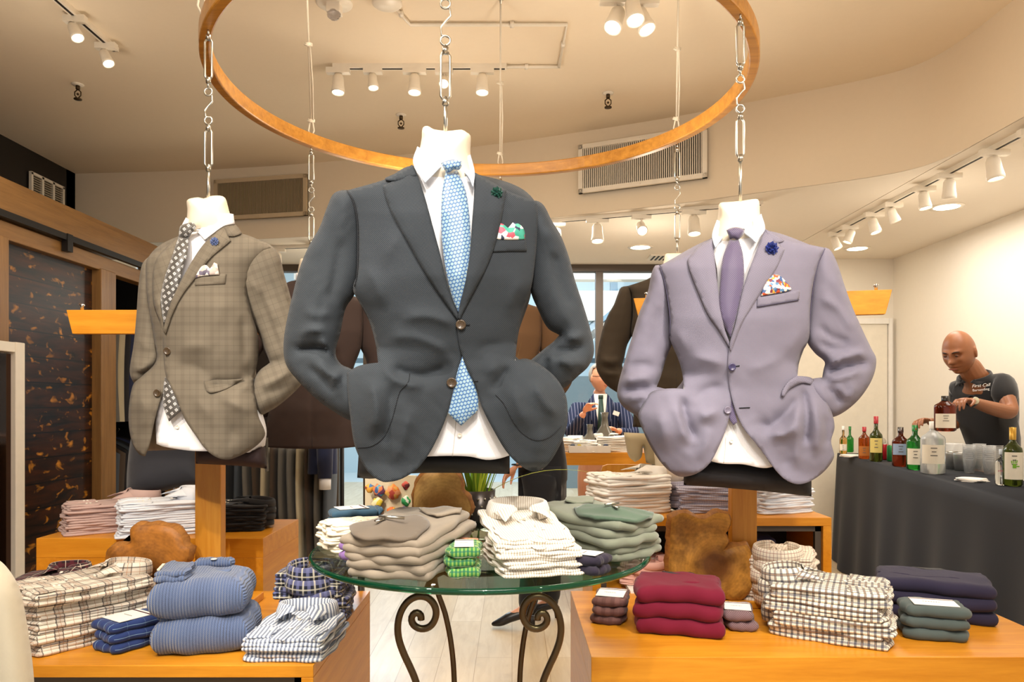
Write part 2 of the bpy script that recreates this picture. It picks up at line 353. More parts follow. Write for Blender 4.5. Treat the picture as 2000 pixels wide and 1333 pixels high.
for lvl, (zr, cols, nm, grp) in enumerate(((2.02, ['olive', 'olive', 'navy', 'slate', 'navy', 'grey', 'cream', 'black', 'navy', 'black', 'grey', 'black'], 'upper', 'jackets on the upper wardrobe rail'), (1.16, ['black', 'slate', 'grey', 'black', 'black', 'slate', 'brown', 'black', 'slate', 'black', 'navy', 'black'], 'lower', 'jackets on the lower wardrobe rail'))):
    rail = tag(ob('hanging_rail', tube(B(), [(-3.05, 4.76, zr), (-3.05, 5.73, zr)], .012, 10), CHROME), f'chrome {nm} hanging rail inside the left wardrobe', 'rail')
    for i, k in enumerate(cols):
        t = thing('hanging_jacket', '', 'jacket', (-3.05, 4.84+i*.074, zr-.056), 0, grp, )
        t['label'] = f'{k} jacket on the {nm} wardrobe rail, ' + ('nearest the oak post' if i == 0 else f'{["", "second", "third", "fourth", "fifth", "sixth", "seventh", "eighth", "ninth", "tenth", "eleventh", "twelfth"][i]} in from the oak post')
        ob('body', hanging_garment(gc[k], .52, .74, .06, i+lvl*20), gc[k], t); ob('hook', hook(B()), CHROME, t, label='metal hanger hook')
# trouser rack
TR = (-1.99, 4.95)
tr = thing('trouser_rack', 'dark metal rack holding a row of trousers behind the left oak post', 'clothes rack', (-1.55, 5.0, 0))
bm = B(); tube(bm, [(-2.12, 5.0, 1.13), (-1.14, 5.0, 1.13)], .012, 8); ob('rail', bm, CHROME, tr, True)
for x in (-2.12, -1.16):
    ob('upright', tube(B(), [(x, 5.0, 0.02), (x, 5.0, 1.14)], .014, 8), DARKM, tr, True)
    ob('foot', box(B(), (x, 5.0, .015), (.04, .44, .03)), DARKM, tr, True)
tc = ['black', 'black', 'brown', 'black', 'slate', 'grey', 'brown', 'cream', 'brown', 'grey', 'grey', 'cream', 'brown', 'grey', 'slate']
for i, k in enumerate(tc):
    x = -2.07+i*.059; t = thing('trousers', f'{k} trousers hanging from the rack, {["leftmost","second","third","fourth","fifth","sixth","seventh","eighth","ninth","tenth","eleventh","twelfth","thirteenth","fourteenth","fifteenth"][i]} from the left', 'trousers', (x, 5.0, 1.075), 0, 'trousers on the rack')
    bm = B(); nz = 14; rn = random.Random(i); ph = rn.random()*6; rings = []
    for j in range(nz+1):
        tt = j/nz; z = -tt*.86; rings.append([bm.verts.new((.026*cos(a)*(1-.1*cos(3*a+ph))+.005*sin(tt*6+ph), (.17-.03*tt)*sin(a), z)) for a in [2*pi*q/14 for q in range(14)]])
    for A, C in zip(rings, rings[1:]):
        for q in range(14): bm.faces.new((A[q], A[(q+1) % 14], C[(q+1) % 14], C[q]))
    bm.faces.new(rings[0]); bm.faces.new(rings[-1]); ob('leg', bm, gc[k], t)
    bm = B(); tube(bm, [(0, .02*cos(a), .04+.02*sin(a)) for a in [2*pi*q/10 for q in range(10)]], .003, 6, True); box(bm, (0, 0, .01), (.012, .03, .03)); ob('clip', bm, CHROME, t, label='chrome ring clip')
t = thing('hanging_jacket', 'navy jacket hanging at the right end of the trouser rack, white cuff showing', 'jacket', (-1.205, 4.75, 1.5))
ob('sleeve', tube(B(), [(0, 0, 0), (.004, 0, -.25), (-.006, -.01, -.45), (0, -.03, -.63)], [.065, .062, .052, .045], 14), gc['navy'], t)
ob('cuff', tube(B(), [(0, -.03, -.62), (0, -.033, -.70)], [.038, .037], 14), cloth('cuff_white', '#e9e6e4'), t)
ob('body', hanging_garment(None, .20, .66, .10, 3), gc['navy'], t).location = (-.05, .1, .05)
# dark closet back behind the rack
struct('wall_closet', box(B(), (-2.55, 5.9, 1.1), (1.5, .05, 2.2)), plain('closet_dark', '#241a13', .6))
# ------------------------------------------------------------ shaped cloth pieces
def curve_poly(pts, h, closed=True, corner=50):
    """round a traced outline with Catmull-Rom, keeping real corners; resample at step h"""
    p = np.array(pts, float); n = len(p); out = []
    def tang(i):
        if not closed and i in (0, n-1): return None
        a, b, c = p[(i-1) % n], p[i], p[(i+1) % n]; u, v = b-a, c-b
        d = np.degrees(np.arccos(np.clip(np.dot(u, v)/(np.linalg.norm(u)*np.linalg.norm(v)+1e-9), -1, 1)))
        return None if d > corner else (c-a)/2
    for i in range(n if closed else n-1):
        a, b = p[i], p[(i+1) % n]; L = np.linalg.norm(b-a)
        if L < 1e-6: continue
        k = max(1, int(round(L/h))); t0, t1 = tang(i), tang((i+1) % n)
        def fit(t): 
            if t is None: return b-a
            l = np.linalg.norm(t); return t*(L/l) if l > 1e-9 else b-a
        t0, t1 = fit(t0), fit(t1)
        for j in range(k):
            s = j/k; s2, s3 = s*s, s*s*s
            out.append((2*s3-3*s2+1)*a+(s3-2*s2+s)*t0+(-2*s3+3*s2)*b+(s3-s2)*t1)
    if not closed: out.append(p[-1])
    return np.array(out)
def inside(q, poly):
    x, y = q[:, 0], q[:, 1]; c = np.zeros(len(q), bool); n = len(poly); j = n-1
    for i in range(n):
        xi, yi = poly[i]; xj, yj = poly[j]
        m = ((yi > y) != (yj > y)) & (x < (xj-xi)*(y-yi)/((yj-yi) if yj != yi else 1e-9)+xi); c ^= m; j = i
    return c
def pdist(q, poly, closed=True):
    d = np.full(len(q), 1e9); n = len(poly)
    for i in range(n if closed else n-1):
        a, b = poly[i], poly[(i+1) % n]; ab = b-a; L = ab@ab+1e-12
        t = np.clip(((q-a)@ab)/L, 0, 1); d = np.minimum(d, np.hypot(*(q-(a+t[:, None]*ab)).T))
    return d
def fill(poly, h):
    """triangulated interior of an outline"""
    x0, y0 = poly.min(0); x1, y1 = poly.max(0)
    gx, gy = np.meshgrid(np.arange(x0, x1, h), np.arange(y0, y1, h*.87)); gx = gx+(np.arange(gx.shape[0])[:, None] % 2)*h/2
    q = np.c_[gx.ravel(), gy.ravel()]; q = q[inside(q, poly)]
    if len(q): q = q[pdist(q, poly) > .55*h]
    n = len(poly); vs = [Vector(p) for p in poly]+[Vector(p) for p in q]
    r = delaunay_2d_cdt(vs, [(i, (i+1) % n) for i in range(n)], [], 1, 1e-5)
    v = np.array([tuple(p) for p in r[0]]); fs = [tuple(f) for f in r[2]]
    c = v[np.array([f[:3] for f in fs])].mean(1); ok = inside(c, poly)
    return v, [f for f, k in zip(fs, ok) if k]
def strokes(q, ss):
    out = np.zeros(len(q))
    for pts, w, a in ss:
        pl = curve_poly(pts, 8, closed=False); d = pdist(q, pl, False); L0, L1 = pl[0], pl[-1]
        e0 = np.hypot(*(q-L0).T); e1 = np.hypot(*(q-L1).T); tp = np.clip(np.minimum(e0, e1)/(w*2.2), .15, 1)
        out += a*np.exp(-(d/w)**1.35)*tp
    return out
def mesh_np(name, co, faces, uv=None):
    me = bpy.data.meshes.new(name); me.from_pydata([tuple(c) for c in co], [], faces)
    if uv is not None:
        l = me.uv_layers.new(name='UVMap'); li = np.zeros(len(me.loops), int); me.loops.foreach_get('vertex_index', li)
        l.data.foreach_set('uv', np.asarray(uv)[li].ravel())
    me.polygons.foreach_set('use_smooth', [True]*len(me.polygons)); me.update(); return me
def unproj(q, y, d):
    D = d+y; return np.c_[(q[:, 0]-CX)*D/F, D, CZ-(q[:, 1]-CY)*D/F]
def wrinkle(q, seed, L):
    """soft cloth rumple: ridged waves of length about L px"""
    rn = random.Random(seed); o = np.zeros(len(q))
    for i in range(4):
        a = rn.random()*pi; l = L*(.7+rn.random()*.8); u = (q[:, 0]*cos(a)+q[:, 1]*sin(a))/l; v = (-q[:, 0]*sin(a)+q[:, 1]*cos(a))/l
        w = np.sin(2*pi*u+1.6*np.sin(2*pi*v*.31+i)+rn.random()*6)*np.clip(np.sin(2*pi*v*.23+rn.random()*6)+.3, 0, 1); o += (1-np.abs(w))**1.5*-1+.6
    return o/4
class Suit:
    """a hanging bust in a jacket: every piece is cut to its outline and laid on a rounded body"""
    def __init__(s, root, d, conv, panels, depth, pads, bumps=(), folds=()):
        s.root, s.d, s.conv = root, d, conv; s.o = np.array(wloc(root))
        allp = np.vstack([curve_poly(conv(p), 3) for p in panels]); y0, y1 = allp[:, 1].min(), allp[:, 1].max(); s.rows = np.linspace(y0, y1, 70)
        lo, hi = [], []
        for y in s.rows:
            m = np.abs(allp[:, 1]-y) < (y1-y0)/60; lo.append(allp[m, 0].min() if m.any() else np.nan); hi.append(allp[m, 0].max() if m.any() else np.nan)
        t = np.linspace(0, 1, 70); pk, pv = zip(*pads); pad = np.interp(t, pk, pv)
        k = np.ones(5)/5; sm = lambda a: np.convolve(np.pad(a, 2, 'edge'), k, 'valid')
        s.lo = sm(np.array(lo))-pad; s.hi = sm(np.array(hi))+pad; s.t0, s.t1 = y0, y1
        s.dk, s.dv = zip(*depth); s.bumps = [(conv([(a, b)])[0], c, e) for a, b, c, e in bumps]; s.folds = [(conv(p), w*.68, a*1.7) for p, w, a in folds]
    def Fd(s, q, k=1.0, sgn=-1):
        q = np.asarray(q, float); lo = np.interp(q[:, 1], s.rows, s.lo); hi = np.interp(q[:, 1], s.rows, s.hi)
        u = np.clip((q[:, 0]-(lo+hi)/2)/((hi-lo)/2), -.995, .995); D = np.interp((q[:, 1]-s.t0)/(s.t1-s.t0), s.dk, s.dv)
        y = sgn*D*k*(1-np.abs(u)**2.3)**.5
        if sgn < 0:
            for c, w, a in s.bumps: y -= a*k*np.exp(-(np.hypot(*(q-c).T)/w)**2)
            if k > .97: y -= strokes(q, s.folds)+wrinkle(q, int(s.d*100), 75/s.d*1.9)*.004*np.clip((q[:, 1]-s.t0)/(s.t1-s.t0)*1.6-.2, .15, 1)
        return y
    def uvs(s, q, ang=0):
        a = (q-[CX, CY])*s.d/F; c, n = cos(R(ang)), sin(R(ang)); return np.c_[a[:, 0]*c+a[:, 1]*n, -a[:, 0]*n+a[:, 1]*c]+10
    def shell(s, name, pts, mat, parent=None, off=0., k=1.0, th=.004, h=7, ang=0, label=None, curl=0, folds=(), corner=50, close=True):
        poly = curve_poly(s.conv(pts), h*.9, corner=corner); v, f = fill(poly, h); y = s.Fd(v, k)-off
        if curl: y -= curl*np.clip(pdist(v, poly)/14, 0, 1)
        if folds: y -= strokes(v, [(s.conv(p), w, a) for p, w, a in folds])
        me = mesh_np(name, unproj(v, y, s.d)-s.o, f, s.uvs(v, ang)); me.flip_normals() if me.polygons[0].normal.y > 0 else None
        o = ob(name, me, mat, parent or s.root, label=label)
        so = o.modifiers.new('thick', 'SOLIDIFY'); so.thickness = th; so.offset = -1; return o
    def tubey(s, name, pts, mat, parent=None, T=.055, Wd=None, ctrl=((0, 0, 0),), folds=(), h=7, ang=0, label=None, back=1.0, corner=70):
        """a closed rounded limb inside an outline; ctrl = (x, y, depth) centre depths"""
        poly = curve_poly(s.conv(pts), h*.8, corner=corner); v, f = fill(poly, h); dd = pdist(v, poly); Wm = (Wd or dd.max())
        t = np.clip(dd/Wm, 0, 1); pr = np.sqrt(np.clip(1-(1-t)**2, 0, 1))
        c = np.array([(*s.conv([(a, b)])[0], e) for a, b, e in ctrl]); w = 1/(np.hypot(v[:, None, 0]-c[:, 0], v[:, None, 1]-c[:, 1])**2+300); base = (w*c[:, 2]).sum(1)/w.sum(1)
        fo = strokes(v, [(s.conv(p), ww*.66, a*1.7) for p, ww, a in folds])*np.clip(t*3, 0, 1)+wrinkle(v, len(v), 60/s.d*1.9)*(.007 if name == 'sleeve' else 0)*np.clip(t*2, 0, 1)
        yf = base-T*pr-fo; yb = base+T*pr*back; on = dd < .3
        idx = np.arange(len(v)); nb = np.where(on, idx, len(v)+np.cumsum(~on)-1)
        co = np.vstack([unproj(v, yf, s.d), unproj(v[~on], yb[~on], s.d)])-s.o; uv = np.vstack([s.uvs(v, ang), s.uvs(v[~on], ang)])
        ff = [tuple(x) for x in f]; ff2 = [tuple(int(nb[i]) for i in x[::-1]) for x in f]
        ff2 = [x for x, y_ in zip(ff2, f) if not all(on[i] for i in y_)]
        me = mesh_np(name, co, ff+ff2, uv); bm = bmesh.new(); bm.from_mesh(me); bmesh.ops.recalc_face_normals(bm, faces=bm.faces); bm.to_mesh(me); bm.free()
        return ob(name, me, mat, parent or s.root, label=label)
    def pts3(s, pts, off, k=1.0, step=6, closed=False):
        q = curve_poly(s.conv(pts), step, closed=closed); return unproj(q, s.Fd(q, k)-off, s.d)-s.o
    def seam(s, name, pts, mat, parent=None, r=.0011, off=.001, k=1.0):
        return ob(name, tube(B(), [Vector(p) for p in s.pts3(pts, off, k)], r, 5), mat, parent or s.root)
    def button(s, x, y, r, mat, parent, off=.004, name='button', label=None):
        c = Vector(s.pts3([(x, y), (x+.1, y)], off)[0]); bm = B()
        lathe(bm, [(0, 0), (r, 0), (r*1.02, .002), (r*.9, .0035), (r*.7, .0028), (r*.62, .002), (0, .002)], c, 20, Matrix.Rotation(pi/2, 4, 'X'))
        for a in range(4): ball(bm, c+Vector((r*.25*(1 if a % 2 else -1), -.0022, r*.25*(1 if a//2 else -1))), r*.11, seg=6)
        return ob(name, bm, mat, parent, label=label)
    def neck(s, pts, ctr, T=.062):
        return s.tubey('neck', pts, NECKM, T=T, ctrl=((*ctr, .0),), h=6, label='cream cloth neck of the bust')
NECKM = plain('bust_cloth', '#f3e6cf', .8); SHIRTW = cloth('shirt_white', '#f2f0f2', sheen=.05, mottle=.02); SHIRTB = cloth('shirt_pale_blue', '#dfe7f4', '#d3deef', weave=.002, sheen=.05, mottle=.02)
SEAMD = plain('seam_dark', '#1a1d22', .9, var=0)
def rosette(root, c, r, mat, n=14, name='lapel_flower', label=None, parent=None):
    bm = B(); rn = random.Random(3)
    for ring, (k, rr, tl) in enumerate(((9, 1, .35), (7, .72, .7), (5, .42, 1.05))):
        for i in range(k):
            a = 2*pi*i/k+ring*.4+rn.random()*.2; d = Vector((cos(a), 0, sin(a))); t = Vector((-sin(a), 0, cos(a)))
            p0 = d*r*.1+Vector((0, -.004-ring*.003, 0)); p1 = d*r*rr*.75+t*r*.32+Vector((0, -tl*r*.5, 0)); p2 = d*r*rr+Vector((0, -tl*r*.7-.003, 0)); p3 = d*r*rr*.75-t*r*.32+Vector((0, -tl*r*.35, 0))
            quad(bm, c+p0, c+p1, c+p2, c+p3)
    o = ob(name, bm, mat, parent or root, label=label, smooth=False); so = o.modifiers.new('t', 'SOLIDIFY'); so.thickness = .0015; return o
def cv(ox, oy, sc): return lambda pts: np.array([(ox+x/sc, oy+y/sc) for x, y in pts], float)

# ---- centre: charcoal suit
def tie_dots(name, bg, c1, c2, c3, per, diamond=False):
    m = Mt(name, .45, .5); uv = m.coord('UV', (1/per, 1/per, 1), (0, 0, R(12) if not diamond else R(40))); x, y, z = m.sep(uv)
    row = m.math('FLOOR', y); fx = m.math('SUBTRACT', m.math('FRACT', m.math('ADD', m.math('ADD', x, 50), m.math('MULTIPLY', m.math('MODULO', m.math('ADD', row, 400), 2), .5))), .5); fy = m.math('SUBTRACT', m.math('FRACT', m.math('ADD', y, 50)), .5)
    if diamond: d = m.math('MAXIMUM', m.math('ABSOLUTE', fx), m.math('ABSOLUTE', fy))
    else: d = m.math('SQRT', m.math('ADD', m.math('MULTIPLY', fx, fx), m.math('MULTIPLY', fy, fy)))
    rr = (.40, .30, .12) if not diamond else (.24, .15, .07)
    o = m.mix(m.math('LESS_THAN', d, rr[0]), hexc(bg), hexc(c1)); o = m.mix(m.math('LESS_THAN', d, rr[1]), o, hexc(c2)); o = m.mix(m.math('LESS_THAN', d, rr[2]), o, hexc(c3)); m.base(o)
    m.b.inputs['Sheen Weight'].default_value = .3; return m.m
def square_mat(name, cols, sc=55):
    m = Mt(name, .6); v = m.coord('Object'); n = m.n.new('ShaderNodeTexVoronoi'); m.lk(v, n.inputs['Vector']); n.inputs['Scale'].default_value = sc
    r = m.n.new('ShaderNodeValToRGB'); r.color_ramp.interpolation = 'CONSTANT'; e = r.color_ramp.elements
    while len(e) < len(cols): e.new(.5)
    for i, c in enumerate(cols): e[i].position = i/len(cols); e[i].color = hexc(c)
    x = m.sep(n.outputs['Color'])[0]; m.lk(x, r.inputs[0]); m.base(r.outputs[0]); return m.m
CB = plain('horn_button', '#4a3a28', .3, var=.3, scale=200)
root = thing('dressed_bust', 'charcoal suit jacket with pale blue patterned tie on a hanging bust, frontmost in centre', 'suit', P(870, 893, 1.95))
C = cv(540, 240, 1.905); CH = cloth('charcoal_hopsack', '#1d2126', '#42484e', weave=.0052, amt=1.0, sheen=.05, bump=.35)
CRF = [(505,155),(470,178),(405,210),(330,235),(262,252),(285,290),(300,360),(303,450),(300,560),(285,620),(312,675),(345,740),(368,820),(378,893),(335,898),(298,908),(262,930),(264,1000),(275,1100),(288,1190),(310,1250),(345,1305),(385,1332),(425,1335),(470,1322),(520,1290),(565,1235),(605,1160),(635,1085),(655,1010),(672,930),(690,870),(700,800),(700,740),(676,715),(640,620),(612,500),(580,380),(550,270)]
CLF = [(738,185),(800,225),(880,262),(967,292),(972,330),(970,420),(962,520),(948,612),(917,710),(898,800),(888,885),(930,878),(985,903),(1040,950),(1075,1010),(1084,1080),(1080,1130),(1055,1200),(1010,1272),(965,1298),(920,1285),(860,1230),(805,1140),(765,1060),(740,975),(705,905),(683,840),(674,780),(676,715),(700,600),(718,500),(727,380),(735,270)]
cf = [([(690,760),(560,720),(450,735)], 22, .010), ([(660,860),(520,800),(400,800)], 20, .008), ([(400,905),(520,940),(600,925),(650,880)], 20, -.016), ([(385,900),(450,960),(560,985)], 18, .014),
      ([(345,940),(370,1060),(360,1180)], 22, .014), ([(430,960),(420,1100),(395,1220)], 20, -.010), ([(880,890),(830,960),(800,1010)], 16, -.014), ([(840,880),(800,920),(760,940)], 20, .010), ([(950,950),(1000,1040),(1060,1110)], 20, .014), ([(880,960),(900,1060),(960,1150)], 24, .010),
      ([(720,860),(800,830),(870,840)], 18, -.007), ([(320,520),(370,600),(400,700)], 22, .007), ([(930,560),(880,650),(860,740)], 22, .007), ([(480,380),(420,480),(400,560)], 28, .007), ([(500,1050),(470,1180),(430,1290)], 24, .010), ([(1000,1120),(980,1200),(960,1270)], 22, .008)]
s = Suit(root, 1.95, C, [CRF, CLF], [(0, .055), (.06, .085), (.15, .115), (.35, .135), (.62, .115), (.8, .125), (1, .13)], [(0, 4), (.1, 22), (.38, 22), (.45, 2), (.6, 0), (.7, 26), (1, 30)], [(370, 1060, 70, .03), (960, 1040, 70, .03)], cf)
s.neck([(545,18),(562,12),(585,24),(640,30),(690,26),(708,36),(722,48),(722,120),(738,185),(740,260),(500,260),(508,180),(530,110),(540,60)], (625, 100))
sh = s.shell('shirt', [(500,165),(545,300),(450,330),(380,800),(470,1150),(545,1243),(640,1240),(720,1243),(780,1255),(830,1250),(876,1235),(900,1000),(860,700),(790,300),(745,190),(690,200),(625,190),(560,185)], SHIRTW, k=.76, h=9, label='white dress shirt', folds=[([(600,260),(620,480),(650,700)], 8, .004), ([(720,1180),(760,1110),(800,1180)], 10, .006), ([(600,1100),(590,1240)], 8, -.006)])
s.shell('shirt_collar', [(524,88),(508,150),(552,222),(580,195),(615,160),(640,150),(600,128),(560,108)], SHIRTB, sh, off=.022, curl=.006, h=5, ang=20)
s.shell('shirt_collar', [(722,118),(700,128),(675,150),(690,168),(715,200),(732,238),(738,185)], SHIRTB, sh, off=.022, curl=.006, h=5, ang=-20)
s.seam('placket', [(668,1110),(662,1180),(655,1241)], plain('placket_line', '#cfc8c2', .8), sh, .0012, .0, .76)
s.button(682, 1163, .0055, PEARL, sh, off=-.028)
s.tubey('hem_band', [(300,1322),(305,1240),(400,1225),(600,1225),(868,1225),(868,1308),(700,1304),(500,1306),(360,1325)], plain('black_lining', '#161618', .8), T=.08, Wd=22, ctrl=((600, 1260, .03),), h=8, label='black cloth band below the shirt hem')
TM = tie_dots('tie_blue_print', '#3f6390', '#9cc0dc', '#7fa9cc', '#e2c94a', .0095)
tie = s.shell('tie', [(630,178),(650,186),(672,176),(700,240),(713,300),(722,400),(722,480),(712,580),(695,650),(678,708),(660,670),(640,600),(622,500),(613,400),(614,290),(620,230)], TM, k=.93, off=.02, curl=.009, h=5, label='pale blue tie with small round motifs')
s.tubey('tie_knot', [(612,150),(635,140),(662,137),(688,142),(690,160),(678,176),(660,174),(640,186),(626,176)], TM, tie, T=.014, ctrl=((650, 160, -.088),), h=4)
s.shell('tie_tail', [(692,868),(715,925),(740,980),(750,1065),(718,1100),(688,1128),(660,1105),(638,1082),(655,1010),(672,930)], TM, tie, k=.90, off=.012, curl=.006, h=5)
jk = s.shell('jacket', CRF, CH, label='charcoal jacket with patch pockets', h=6)
s.shell('jacket_front', CLF, CH, jk, off=.006, h=6)
s.tubey('jacket_back', [(505,160),(405,210),(262,252),(300,400),(290,620),(345,740),(378,893),(310,960),(300,1200),(360,1290),(600,1255),(860,1240),(1040,1180),(1050,960),(890,870),(898,790),(950,620),(965,300),(738,190),(620,215)], CH, jk, T=.1, Wd=60, ctrl=((620, 600, .07),), h=12)
s.shell('lapel', [(508,158),(470,178),(440,212),(395,233),(410,290),(440,360),(480,430),(530,520),(580,600),(630,672),(676,735),(676,712),(640,620),(612,500),(580,380),(550,270),(520,180)], CH, jk, off=.008, curl=.006, h=6, ang=25)
s.shell('jacket_collar', [(508,158),(470,176),(403,206),(405,212),(438,214),(480,205),(520,195)], CH, jk, off=.013, curl=.003, h=5, ang=-30)
s.shell('lapel', [(738,185),(800,218),(855,250),(846,310),(835,370),(815,450),(785,530),(745,610),(705,685),(680,735),(676,712),(700,600),(718,500),(727,380),(735,270)], CH, jk, off=.013, curl=.006, h=6, ang=-25)
lf = [([(150,790),(190,835),(235,875)], 13, .016), ([(60,850),(140,840),(215,850)], 12, -.016), ([(75,800),(130,770),(200,790)], 14, .012), ([(150,880),(190,930),(250,950)], 13, .014), ([(110,900),(180,960),(230,1010)], 14, -.010), ([(200,300),(170,400),(120,520)], 18, .010), ([(240,420),(220,560),(190,680)], 16, -.006), ([(205,1000),(225,940),(265,905)], 10, .01), ([(90,690),(150,720),(215,700)], 14, .006)]
s.tubey('sleeve', [(262,250),(290,262),(318,330),(325,450),(318,560),(290,640),(258,690),(238,780),(220,860),(240,898),(280,918),(320,960),(320,1100),(285,1112),(190,1060),(130,1012),(75,955),(38,905),(26,850),(32,770),(60,640),(90,530),(125,450),(160,390),(190,310),(215,262)], CH, jk, T=.062, Wd=62, ctrl=((250, 300, -.015), (170, 560, .0), (60, 860, .03), (180, 960, .0), (300, 1020, -.02)), folds=lf, ang=8)
rf = [([(1060,790),(1110,800),(1160,780)], 12, .012), ([(1010,840),(1070,850),(1150,830)], 12, -.014), ([(1040,870),(1090,900),(1120,930)], 13, .012), ([(1015,850),(1000,900),(1010,960)], 12, -.010), ([(1080,870),(1130,900),(1165,870)], 12, .010), ([(1000,380),(1060,470),(1110,580)], 14, .010), ([(1030,470),(1060,600),(1110,700)], 15, -.008), ([(960,890),(1000,870),(1050,880)], 12, .010), ([(990,320),(1010,420),(1050,520)], 16, .006)]
s.tubey('sleeve', [(940,300),(967,290),(995,308),(1022,360),(1058,420),(1088,500),(1112,590),(1142,680),(1168,770),(1182,850),(1162,905),(1120,945),(1075,985),(1030,1010),(975,960),(925,900),(960,872),(1000,838),(1030,815),(1052,790),(1010,765),(975,700),(945,625),(935,520),(930,400)], CH, jk, T=.062, Wd=60, ctrl=((980, 320, -.015), (1050, 600, .0), (1160, 850, .03), (1060, 920, .0), (960, 920, -.01)), folds=rf, ang=-8)
s.seam('pocket_seam', [(496,932),(490,965),(460,1000),(442,1060),(428,1110),(400,1170),(355,1203),(300,1210)], SEAMD, jk, off=.001)
s.seam('pocket_seam', [(815,1012),(845,1045),(880,1110),(915,1155),(965,1182),(1015,1170),(1062,1128)], SEAMD, jk, off=.007)
s.shell('breast_pocket', [(818,432),(870,432),(928,436),(932,478),(870,478),(806,480)], CH, jk, off=.010, curl=.002, h=5, ang=4)
s.seam('shoulder_seam', [(262,252),(285,290),(300,360),(303,450),(300,560),(290,610)], SEAMD, jk, .0014, .004)
s.button(686, 752, .0125, CB, jk, off=.011, label='dark horn button'); s.button(652, 968, .0125, CB, jk, off=.004, label='dark horn button')
s.seam('buttonhole', [(703,752),(720,752)], SEAMD, jk, .0016, .008); s.seam('buttonhole', [(735,962),(750,962)], SEAMD, jk, .0016, .007)
s.shell('pocket_square', [(818,433),(828,372),(845,378),(862,392),(880,370),(905,378),(922,400),(925,434),(870,436)], square_mat('square_floral_green', ['#f0ebe4', '#3fa08a', '#f3eee8', '#d8586a', '#f6f1ec', '#5bb39c', '#2d3a52'], 70), off=.012, curl=.007, h=5, label='white, green and red silk pocket square')
rosette(root, Vector(s.pts3([(820,262),(821,262)], .02)[0]), .016, plain('flower_dark_green', '#15443a', .5), label='dark green lapel flower')

# ---- left: grey-brown glen check suit
L = cv(230, 360, 2.222)
GB = cloth('glen_check', '#857b6b', '#4f483f', weave=.0034, amt=.75, plaid=[('x', .05, .013, '#564d42', 0, .22), ('y', .05, .013, '#564d42', 0, .22), ('x', .05, .0015, '#3f382f', .5, .3), ('y', .05, .0015, '#3f382f', .5, .3)], sheen=.05)
root = thing('dressed_bust', 'grey-brown glen check suit on a hanging bust, turned aside, left of the charcoal suit', 'suit', P(407, 880, 2.5))
LRF = [(262,225),(200,270),(130,320),(122,400),(128,500),(145,600),(160,700),(165,770),(100,838),(68,868),(50,950),(48,1050),(65,1130),(95,1175),(115,1182),(135,1130),(155,1040),(185,930),(205,870),(218,820),(215,740),(203,650),(200,610),(188,560),(186,480),(205,400),(240,300)]
LLF = [(508,172),(540,215),(620,250),(665,275),(600,330),(560,450),(580,560),(605,640),(612,700),(605,780),(590,850),(600,940),(612,1010),(640,1080),(628,1110),(590,1145),(540,1175),(480,1196),(430,1187),(380,1150),(340,1095),(290,1020),(258,940),(232,885),(208,830),(198,740),(197,640),(215,590),(240,490),(290,390),(350,290),(400,230),(455,180)]
lfold = [([(230,730),(330,700),(430,720)], 24, .010), ([(220,800),(330,790),(420,840)], 22, -.010), ([(380,860),(480,870),(580,850)], 16, -.022), ([(420,920),(520,960),(590,1010)], 26, .018), ([(560,780),(575,840),(590,900)], 12, -.006), ([(300,900),(380,980),(420,1080)], 26, .010), ([(480,900),(560,880),(600,900)], 16, .016), ([(170,480),(185,600),(195,690)], 12, .008), ([(540,560),(550,680),(560,780)], 16, -.008), ([(470,1000),(500,1080),(480,1160)], 24, -.010), ([(90,900),(120,980),(100,1090)], 18, .010), ([(430,460),(440,560),(420,660)], 24, .006)]
s = Suit(root, 2.5, L, [LRF, LLF], [(0, .055), (.06, .09), (.15, .12), (.35, .14), (.62, .12), (.8, .13), (1, .13)], [(0, 4), (.1, 16), (.38, 10), (.5, 2), (.6, 2), (.75, 14), (1, 10)], [(560, 980, 45, .03), (90, 950, 30, .02)], lfold)
s.neck([(299,72),(308,64),(350,57),(372,62),(400,52),(445,50),(466,60),(478,95),(486,125),(500,150),(510,200),(300,210),(300,150),(302,110)], (395, 100))
sh = s.shell('shirt', [(262,230),(300,180),(340,160),(500,160),(520,300),(560,600),(600,900),(645,1060),(640,1135),(590,1162),(560,1166),(450,1160),(320,1158),(200,1140),(168,1128),(165,1030),(180,930),(180,600),(186,480),(205,400)], SHIRTW, k=.76, h=8, label='white shirt')
s.shell('shirt_collar', [(330,160),(360,145),(410,132),(480,127),(502,130),(508,172),(455,182),(415,210),(376,240),(345,205),(318,175)], SHIRTW, sh, off=.022, curl=.006, h=5)
s.shell('shirt_collar', [(296,144),(282,170),(270,200),(264,226),(278,190),(300,176),(320,165)], SHIRTW, sh, off=.012, h=5)
s.button(259, 1055, .006, PEARL, sh, off=-.028)
TM = tie_dots('tie_grey_diamond', '#4b4743', '#dcd8d2', '#4b5870', '#e6e2dc', .019, True)
tie = s.shell('tie', [(264,226),(285,232),(306,230),(302,300),(288,340),(262,440),(235,510),(212,580),(202,606),(190,560),(186,490),(205,400),(240,300)], TM, k=.93, off=.018, curl=.008, h=5, label='charcoal tie with small white diamonds')
s.tubey('tie_knot', [(272,182),(300,170),(328,168),(340,188),(322,212),(305,232),(264,228)], TM, tie, T=.014, ctrl=((300, 200, -.082),), h=4)
s.shell('tie_tail', [(205,838),(245,880),(260,935),(273,985),(250,1005),(222,1030),(206,990),(197,955),(198,880)], TM, tie, k=.9, off=.012, curl=.005, h=5)
s.tubey('hem_band', [(338,1145),(640,1130),(648,1236),(560,1226),(430,1218),(338,1214)], plain('maroon_lining', '#2c1a1a', .8), T=.07, Wd=18, ctrl=((500, 1180, .02),), h=7, label='dark maroon cloth band below the shirt')
